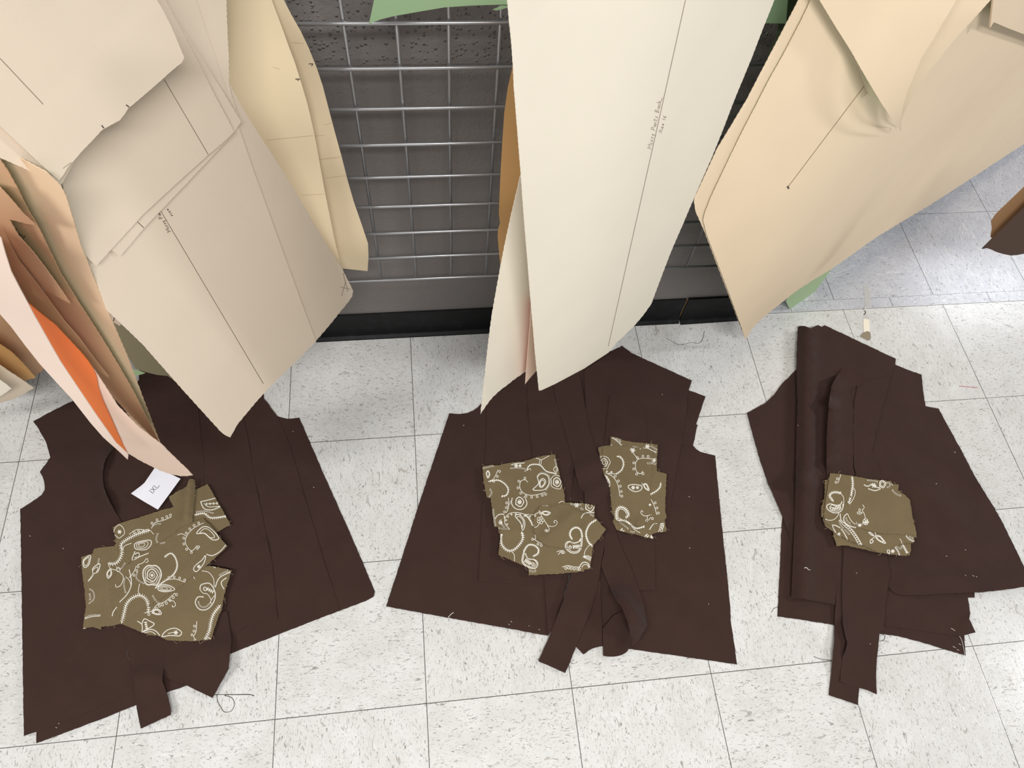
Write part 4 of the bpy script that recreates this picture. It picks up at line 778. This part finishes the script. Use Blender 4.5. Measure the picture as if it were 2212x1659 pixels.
scal(tC, [(1005, 800), (1060, 805), (1115, 803)], 3); star(tC, (1070, 812), 24); rose(tC, (1205, 822), [22, 46]); dbl(tC, [(1115, 945), (1150, 895), (1250, 888)]); scal(tC, [(1200, 905), (1250, 930)], 4); scal(tC, [(1110, 840), (1135, 860)], 4); scal(tC, [(710, 812), (735, 825), (775, 815)], 2.6); vine(tC, [(885, 790), (920, 772), (950, 785)])
# middle right group
rose(tC, (1350, 375), [18, 36, 58]); ladder(tC, [(1478, 312), (1520, 320), (1550, 380), (1530, 450), (1480, 490)], 2.4); berries(tC, [(1480, 490), (1420, 490), (1362, 480)], 1.6); berries(tC, [(1362, 480), (1440, 520), (1490, 600), (1512, 722)], side=-1)
pod(tC, [(1355, 505), (1390, 530), (1412, 595), (1392, 622), (1362, 560), (1355, 505)], 3)
dbl(tC, [(1432, 118), (1480, 150), (1530, 200)], 4); scal(tC, [(1470, 130), (1520, 150), (1510, 170)], 3); scal(tC, [(1420, 165), (1425, 198)], 3)
scal(tC, [(1620, 245), (1650, 212), (1725, 235)], 2.4); scal(tC, [(1740, 225), (1775, 228), (1800, 215)], 2.2); star(tC, (1645, 250), 26); vine(tC, [(1640, 270), (1700, 342)]); berries(tC, [(1850, 340), (1760, 330), (1700, 342), (1672, 385), (1680, 460), (1720, 490), (1748, 462)])
dbl(tC, [(1775, 205), (1815, 240), (1885, 270)], 4); star(tC, (1795, 210), 24); scal(tC, [(1845, 350), (1880, 330), (1890, 380)], 4); scal(tC, [(1790, 385), (1840, 380), (1880, 395)], 4); star(tC, (1860, 355), 22); scal(tC, [(1830, 205), (1890, 245)], 3)
pod(tC, [(1600, 612), (1650, 600), (1735, 615), (1722, 660), (1660, 672), (1605, 640), (1600, 612)], 1); star(tC, (1648, 632), 20); star(tC, (1692, 632), 16); pod(tC, [(1755, 600), (1785, 595), (1812, 662), (1772, 640), (1755, 600)], 2); scal(tC, [(1735, 590), (1750, 600)], 3)
ladder(tC, [(1932, 580), (1920, 630), (1880, 670), (1825, 700)], 2.6); berries(tC, [(1830, 752), (1860, 810), (1890, 910)], side=-1); star(tC, (1820, 808), 12)
ladder(tC, [(1480, 965), (1475, 880), (1510, 830), (1570, 850), (1602, 910), (1570, 940)], 3.2, 3.6); vine(tC, [(1495, 965), (1492, 890), (1515, 850), (1560, 868), (1580, 905)])
ladder(tC, [(1490, 968), (1560, 970), (1620, 1010), (1680, 1050), (1760, 1030)], 2.6); scal(tC, [(1510, 985), (1560, 1020), (1600, 1055)], 3); vine(tC, [(1500, 940), (1540, 965), (1600, 985), (1660, 1060), (1720, 1095)])
vine(tC, [(1750, 885), (1735, 865), (1728, 895), (1770, 922), (1835, 908)]); berries(tC, [(1790, 920), (1800, 965), (1830, 935)])
dbl(tC, [(1815, 1062), (1855, 1005), (1895, 998)]); berries(tC, [(1905, 1085), (1920, 1050), (1930, 1000), (1955, 1010)], 2.8, 6); ticks(tC, (1528, 1060), (1545, 1080), 2, 16); ticks(tC, (1780, 1120), (1795, 1135), 2, 20); star(tC, (1840, 1135), 18); scal(tC, [(1620, 1080), (1660, 1088)], 3); scal(tC, [(1425, 850), (1420, 920), (1440, 960)], 2.2); scal(tC, [(1400, 600), (1415, 680), (1430, 760)], 1.6)
# right group
ladder(tR, [(290, 605), (250, 545), (228, 510), (260, 468), (330, 455), (400, 470)], 3, 3.4); vine(tR, [(400, 470), (445, 530), (452, 620), (440, 690)])
dbl(tR, [(440, 640), (430, 720), (370, 772), (280, 772), (200, 720), (188, 665), (240, 638), (330, 660), (400, 648), (425, 600)], 3); vine(tR, [(230, 690), (270, 655), (340, 675), (400, 660)]); vine(tR, [(230, 690), (260, 740), (350, 750), (410, 710)]); pod(tR, [(240, 705), (265, 690), (285, 715), (262, 740), (240, 705)], 1); ticks(tR, (300, 715), (400, 690), 5, 28)
berries(tR, [(405, 180), (380, 260), (360, 312)]); ladder(tR, [(582, 208), (590, 290), (590, 370), (575, 460), (555, 545), (528, 622)], 3, 4); vine(tR, [(600, 385), (632, 450), (600, 560), (540, 645)])
scal(tR, [(815, 270), (900, 275), (980, 290)], 3); dbl(tR, [(765, 340), (830, 365), (895, 328), (960, 378), (1020, 385)], 3); dbl(tR, [(830, 400), (940, 432), (1025, 400)], 3); rose(tR, (1055, 330), [30, 50]); scal(tR, [(1110, 310), (1170, 310), (1180, 350), (1130, 385)], 3.4); scal(tR, [(1200, 335), (1300, 345), (1290, 420)], 3.4); scal(tR, [(1205, 420), (1260, 480), (1340, 510)], 3.4); star(tR, (920, 350), 40)
vine(tR, [(790, 870), (770, 790), (740, 740), (770, 695), (745, 650)]); berries(tR, [(740, 775), (690, 760)]); berries(tR, [(740, 780), (690, 805)]); star(tR, (800, 920), 46); rose(tR, (790, 915), [40]); scal(tR, [(640, 930), (700, 980), (770, 925)], 4); star(tR, (700, 970), 26)
dbl(tR, [(510, 790), (460, 830), (455, 900), (520, 970), (640, 1010)], 3); vine(tR, [(510, 790), (560, 890), (630, 960)]); scal(tR, [(490, 850), (500, 900), (560, 950)], 3)
dbl(tR, [(395, 790), (410, 890), (480, 950), (580, 1040), (660, 1150), (735, 1280)], 3); vine(tR, [(380, 885), (450, 970), (545, 1060), (620, 1160), (680, 1275)]); ladder(tR, [(450, 950), (560, 1050), (640, 1160), (700, 1270)], 2.4, 5, False); scal(tR, [(380, 895), (410, 980), (480, 1050), (540, 1115)], 3.6)
vine(tR, [(150, 870), (220, 892), (300, 880), (360, 820), (372, 770)]); dbl(tR, [(270, 970), (340, 980), (430, 1050), (515, 1200)], 3); dbl(tR, [(275, 985), (330, 1090), (400, 1140)]); star(tR, (380, 1105), 20)
pod(tR, [(940, 1140), (1010, 1138), (1060, 1190), (1105, 1255), (1000, 1212), (940, 1140)], 2); vine(tR, [(940, 1075), (945, 1140), (880, 1190)]); pod(tR, [(840, 1080), (870, 1085), (925, 1140), (870, 1115), (840, 1080)], 1); pod(tR, [(880, 1190), (912, 1222), (870, 1255), (862, 1225), (880, 1190)], 1)
dbl(tR, [(1420, 1130), (1470, 1190), (1552, 1222)], 4); scal(tR, [(1470, 1150), (1530, 1180)], 4); vine(tR, [(1320, 1180), (1345, 1210), (1360, 1255)]); ladder(tR, [(1370, 1270), (1410, 1350), (1440, 1400)], 3); dbl(tR, [(1250, 1310), (1300, 1380), (1320, 1440)], 4); pod(tR, [(1130, 1360), (1160, 1355), (1165, 1410), (1140, 1405), (1130, 1360)], 1); star(tR, (1215, 1375), 30); scal(tR, [(1270, 1300), (1340, 1340), (1360, 1290)], 4)

GO = {'L': 'embroidered pieces on the left pile', 'C': 'embroidered pieces on the middle pile', 'R': 'embroidered pieces on the right pile'}
OL = [  # bottom to top in each group: label, outline, height, ridges
 ('L', 'olive embroidered piece with a jutting upper right corner on the left pile', [(400, 1060), (423, 1057), (436, 1051), (448.6, 1045.6), (473, 1088), (498, 1133), (483, 1141), (469, 1149), (440, 1150), (400, 1140)], .0165, []),
 ('L', 'olive embroidered piece with frayed left edge, lower left on the left pile', [(175, 1204), (188, 1199), (200.5, 1195), (201, 1190), (204.3, 1184.8), (251, 1178.5), (330, 1170), (340, 1300), (300, 1350), (261, 1348), (240, 1352), (218, 1354), (219, 1360), (200, 1354), (179, 1358.5), (182, 1330), (186, 1310), (182, 1270), (178, 1240)], .0170, []),
 ('L', 'olive embroidered piece folded upright at its top, upper left on the left pile', [(243.5, 1139), (256, 1131), (270, 1127), (296.7, 1119), (336, 1106), (375, 1095), (369, 1084), (365, 1073.4), (384, 1061), (403, 1050.6), (406, 1042), (409, 1035), (415, 1034), (420.8, 1036.7), (422, 1058), (419, 1092), (415.7, 1126.6), (390, 1150), (360, 1190), (250, 1190), (247, 1178), (251, 1174), (244, 1167), (250, 1166)], .0190, [(413, 1040, 405, 1120, .010, .016)]),
 ('L', 'olive embroidered piece reaching lowest right on the left pile', [(265, 1349), (285, 1357), (309, 1367), (321, 1372), (335, 1371), (346, 1375), (355, 1380), (362.5, 1383.5), (410, 1385), (456, 1382), (464, 1355), (472, 1332), (479, 1314), (484, 1285), (492, 1258), (500.5, 1231.6), (482, 1228), (463.8, 1224), (448.6, 1222.8), (400, 1225), (340, 1240), (280, 1280)], .0205, []),
 ('L', 'olive embroidered piece set diagonally, topmost on the left pile', [(270, 1345), (300, 1322), (340, 1297), (377.7, 1274.7), (400, 1258), (424, 1238), (450, 1219), (471, 1199), (491.6, 1179.7), (476, 1163), (469, 1152), (455, 1135), (438.5, 1119), (420, 1126), (395, 1138), (378, 1152), (340, 1175), (300, 1200), (240, 1250), (245, 1310)], .0225, [(445, 1135, 460, 1150, .008, .005)]),
 ('C', 'olive embroidered piece with two tears in its left edge, upper left of the middle pile', [(1042, 1007.6), (1060, 1004), (1077, 1005), (1104.4, 999), (1130, 997), (1155, 988.6), (1175, 984), (1199.4, 981), (1203, 1000), (1210, 1030), (1216, 1055), (1219.4, 1067.7), (1220.5, 1084.6), (1215, 1150), (1150, 1160), (1078, 1152), (1076, 1138), (1067.5, 1138), (1063, 1105), (1060, 1076), (1051.7, 1074), (1049, 1060), (1045, 1044)], .0175, []),
 ('C', 'olive embroidered piece with rumpled lower hem, lowest of the left trio in the middle pile', [(1080, 1120), (1081, 1151), (1079, 1175), (1077, 1198.5), (1108, 1212), (1140, 1226), (1142, 1235), (1142.4, 1242.8), (1170, 1241), (1200, 1240), (1261.6, 1234.4), (1262, 1230), (1274.3, 1229), (1278, 1205), (1281.7, 1177.4), (1283, 1140), (1284.8, 1091), (1260, 1087), (1229, 1085.6), (1180, 1090), (1160, 1120), (1130, 1105), (1095, 1108)], .0195, [(1190, 1200, 1200, 1235, .012, .004), (1085, 1148, 1130, 1150, .006, .004)]),
 ('C', 'olive embroidered piece pointing right, topmost of the left trio in the middle pile', [(1167.7, 1093), (1190, 1095), (1207.8, 1088.8), (1228, 1091), (1243, 1101), (1262, 1107), (1288, 1120.5), (1297, 1131), (1309, 1143.7), (1297, 1160), (1281.7, 1177.4), (1250, 1183), (1235, 1186), (1212, 1183.8), (1190, 1180), (1172, 1173), (1158, 1160), (1151, 1131), (1154, 1110)], .0225, [(1180, 1165, 1240, 1110, .012, .006), (1262, 1115, 1268, 1175, .010, .005)]),
 ('C', 'olive embroidered piece peeping out at the foot of the right pair in the middle pile', [(1330, 1110), (1323, 1127), (1332.3, 1144.7), (1345, 1148), (1379, 1156), (1395, 1161), (1411.4, 1164.8), (1408, 1154), (1420, 1150), (1440, 1148), (1437, 1128), (1434, 1112), (1400, 1100)], .0130, []),
 ('C', 'olive embroidered piece with a step in its right side, middle pile', [(1292.2, 966.4), (1302, 963), (1318.6, 962), (1319, 950), (1318.6, 943), (1335, 946), (1349, 951.7), (1370, 955), (1395, 957), (1421, 960), (1420, 982), (1418.8, 1004.4), (1419, 1018), (1440, 1023.4), (1438, 1065), (1436.8, 1100), (1440, 1118), (1436, 1123), (1420, 1130), (1370, 1135), (1330, 1120), (1321.8, 1110), (1320, 1085), (1317.5, 1055), (1310, 1037), (1302.8, 1017), (1296, 990)], .0150, []),
 ('C', 'olive embroidered piece with neat left edge, topmost of the right pair in the middle pile', [(1303, 964), (1340, 963), (1380, 967), (1412, 972), (1409, 1005), (1406, 1040), (1404, 1080), (1405, 1115), (1390, 1136), (1360, 1134), (1330, 1126), (1324, 1110), (1320, 1072), (1318, 1045), (1308, 1015), (1302, 985)], .0168, [(1375, 1135, 1380, 1128, .006, .006)]),
 ('R', 'olive embroidered piece jutting out below, lowest on the right pile', [(1797, 1140), (1802, 1163), (1807.8, 1180), (1818, 1178), (1829, 1178.5), (1860, 1185), (1893, 1192.8), (1925, 1198), (1957, 1201), (1961, 1199), (1965, 1199.7), (1968, 1186), (1966.7, 1172), (1940, 1150)], .0210, []),
 ('R', 'olive embroidered piece peeping out at the left, on the right pile', [(1782, 1037), (1790, 1036), (1800, 1060), (1800, 1130), (1790, 1138), (1778, 1119), (1773, 1110), (1777, 1085), (1781, 1075)], .0225, []),
 ('R', 'olive embroidered piece with cut lower right corner, middle layer on the right pile', [(1780, 1100), (1778, 1125), (1783.6, 1137.3), (1799, 1147.7), (1818, 1158), (1837.7, 1169), (1870, 1180), (1898, 1194), (1912, 1190), (1930, 1182), (1945, 1175), (1972, 1173), (1975.7, 1169), (1974, 1160), (1980.5, 1161), (1978, 1145), (1970, 1110), (1900, 1080)], .0240, []),
 ('R', 'plain-looking olive embroidered piece with slanting right shoulder, topmost on the right pile', [(1793.3, 1022), (1818, 1024), (1843, 1028.4), (1878, 1035), (1902, 1037), (1925, 1038.8), (1927, 1045), (1941.7, 1047), (1941, 1053), (1940, 1059.6), (1953, 1068), (1965, 1079), (1969, 1102), (1972, 1124.8), (1974, 1156.7), (1942, 1154), (1909.8, 1152.6), (1893, 1149), (1876.5, 1145), (1858, 1141), (1830, 1143), (1800, 1140), (1783.6, 1130), (1780, 1115), (1783, 1085), (1787.7, 1055.5)], .0265, [(1826, 1060, 1829, 1085, .006, .006)]),
]
# a stitched line belongs to the topmost piece under its middle
owner = {i: [] for i in range(len(OL))}
def top_piece(p):
    own = None
    for i, o in enumerate(OL):
        if inside(p, o[2]): own = i
    return own
for pts, w in STS:                      # a stitched line crosses from piece to piece where the cloths overlap
    run, cur = [], None
    dense = [tuple(p) for p in resample(pts, 1.3)] if len(pts) == 3 else pts
    for p in dense + [None]:
        o = top_piece(p) if p is not None else None
        if o != cur or p is None:
            if cur is not None and len(run) > 1: owner[cur].append((run, w, TH, .0011))
            run, cur = ([run[-1]] if run and o is not None and cur is not None else []), o
        if p is not None and o is not None: run.append(p)
YR = plain('olive_yarn', (150, 134, 104), .9)
for i, (g, lb, pl, z, rd) in enumerate(OL):
    for k in range(len(pl)):        # ravelled yarn ends along the cut
        a, b = np.array(pl[k]), np.array(pl[(k + 1) % len(pl)]); L = np.linalg.norm(b - a); nn = np.array([(b - a)[1], -(b - a)[0]]) / max(L, 1e-6)
        if inside(tuple((a + b) / 2 + nn * 2), pl): nn = -nn
        for q in range(int(L / 9)):
            if random.random() > .22: continue
            c = a + (b - a) * random.random(); tt = (b - a) / L * random.uniform(-9, 9); ln = random.uniform(1.5, 7)
            owner[i].append((catmull([tuple(c - nn * 2), tuple(c + nn * ln * .5 + tt * .3), tuple(c + nn * ln + tt)], 4), .55, YR, .0008, True))
    thing('embroidered_piece', lb, 'embroidered fabric', pl, Flat(z, rd, .0014, 50 + i), M['olive'], t=.0006, grid=9, fray=.8, step=4, marks=owner[i], group=GO[g])
    # ravelled yarn ends along the cut
    
# size card
thing('size_card', 'small white paper card lettered 1XL on the left pile', 'card', [(334.7, 1010), (362, 1021), (390, 1034), (366, 1067), (341, 1100.8), (312, 1084), (282.8, 1066), (305, 1049), (312, 1043)],
      Flat(.020, [(300, 1065, 318, 1040, .014, .003)]), M['card'], t=.0003, grid=9,
      marks=write('1XL', (330, 1067), (346, 1047), 10.5, 1.3, plain('grey_pencil', (122, 118, 124), .7), .0007))

# =================================================================== SMALL THINGS ON THE FLOOR
def thread(label, pts, mat, r=.0005, z=.0009, name='thread', k=6):
    P = [onZ(u, v, z) for u, v in catmull(pts, k)]
    return tag(tube(name, P, r, mat, seg=6), label, 'thread')
thread('dark thread forming a loop on the tiles beside the left pile', [(462, 1500.8), (478, 1500.5), (494, 1500.6), (515, 1500.3), (534.5, 1500), (543, 1501), (548, 1504), (543, 1501), (515, 1500.8), (485, 1501.5), (500, 1507), (506.5, 1521), (499, 1536), (484, 1537.5), (476, 1526), (470, 1514), (468, 1501)], M['dthread'])
thread('grey thread curving on the tiles near the baseboard', [(1439, 730.8), (1450.7, 736.5), (1460.5, 743), (1475, 744.6), (1493, 739.8), (1509, 741.4), (1517.4, 733.2), (1521.5, 715.4)], M['dthread'])
thread('dark thread sticking out left of the lowest strip of the right pile', [(1758, 1418), (1769, 1422.5), (1781, 1425.2), (1797, 1426)], M['dthread'])
thread('dark frayed yarn loop hanging off the right pile hem', [(1905.6, 1371), (1911.8, 1373.4), (1908.7, 1382.8), (1900, 1385)], M['dthread'])
thread('clear plastic fastener lying at the lower right corner of the right pile', [(2054, 1357), (2063, 1363), (2076, 1380), (2082, 1402.6), (2083.7, 1417)], M['lint'], .0006, .004)
thread('short grey thread end at the left foot of the right pile', [(1667, 1323), (1671, 1315), (1680, 1311)], M['dthread'], .0004)
thread('red scuff mark on a tile near the right border, shaped as a thread', [(2072, 833.5), (2085, 835), (2098, 836), (2112, 837.5)], plain('red_scuff', (190, 60, 66), .8), .0006)  # a scuff on the floor, built as a thin tube
def tape_mat():
    m, nt, b = new_mat('clear_tape'); b.inputs['Base Color'].default_value = srgb(232, 230, 224); b.inputs['Roughness'].default_value = .25
    b.inputs['Alpha'].default_value = .35
    n = N(nt, 'ShaderNodeTexNoise'); n.inputs['Scale'].default_value = 80; bp = N(nt, 'ShaderNodeBump'); bp.inputs['Strength'].default_value = .2
    nt.links.new(n.outputs['Fac'], bp.inputs['Height']); nt.links.new(bp.outputs['Normal'], b.inputs['Normal']); return m
tp = tag(empty('tape_strip', onZ(1872, 665)), 'dirty strip of clear and white tape stuck on the tiles by the wall line', 'tape')
sheet('clear_tape', [(1864, 617), (1871, 615.5), (1878, 619), (1880, 632), (1881, 645), (1881, 655), (1877, 661), (1872, 667), (1870, 672), (1875, 682), (1878, 690), (1864, 688), (1866, 680), (1869, 674), (1866, 665), (1868.5, 660), (1868, 645), (1866, 630)],
      Flat(.001, [(1866, 667, 1876, 664, .004, .004)]), tape_mat(), t=.0003, grid=5, parent=tp, marks=[(catmull([(1865, 665), (1868, 671), (1870, 675), (1865, 682)]), 1.6, M['dthread'], .001), (catmull([(1871, 669), (1876, 663), (1881, 656), (1881.5, 645)]), 1.6, M['dthread'], .001)])
sheet('white_tape', [(1865, 688), (1877, 690), (1878.5, 700), (1879, 716), (1872, 717), (1866, 718), (1865, 703)], Flat(.0012), M['cream'], t=.0003, grid=5, parent=tp)
o_ = sheet('crumpled_end', [(1874, 715), (1880, 718), (1881, 728), (1880, 734), (1876, 735), (1868, 731), (1860, 727), (1861, 722), (1867, 718)], Flat(.0016, [(1868, 720, 1876, 730, .004, .003)], .0015, 3), plain('grimy_tape', (150, 136, 116), .8), t=.0004, grid=4, parent=tp)
o_['label'] = 'grimy brown crumpled end'

# =================================================================== LIGHT
def area(name, loc, size, power, col=(1, 1, 1), rot=(0, 0, 0)):
    l = bpy.data.lights.new(name, 'AREA'); l.shape = 'RECTANGLE'; l.size, l.size_y = size; l.energy = power; l.color = col
    o = bpy.data.objects.new(name, l); o.location = loc; o.rotation_euler = rot; C.objects.link(o); return o
area('ceiling_fixture', (-1.2, -1.6, 2.7), (1.2, .3), 54, (1, .985, .96))
area('ceiling_fixture', (.85, -1.95, 2.7), (1.2, .3), 74, (1, .99, .97))
area('ceiling_fixture', (4.98, 1.86, 2.7), (1.2, .6), 30, (.86, .91, 1))
area('ceiling_fixture', (4.8, -.9, 2.7), (1.2, .3), 98, (.97, .985, 1))
w = bpy.data.worlds.new('room_light'); bpy.context.scene.world = w; w.use_nodes = True
w.node_tree.nodes['Background'].inputs[0].default_value = (1, .992, .98, 1); w.node_tree.nodes['Background'].inputs[1].default_value = .19
vs = bpy.context.scene.view_settings
vs.view_transform = 'Standard'; vs.look = 'None'; vs.gamma = 1; vs.exposure = -0.26; vs.use_curve_mapping = False
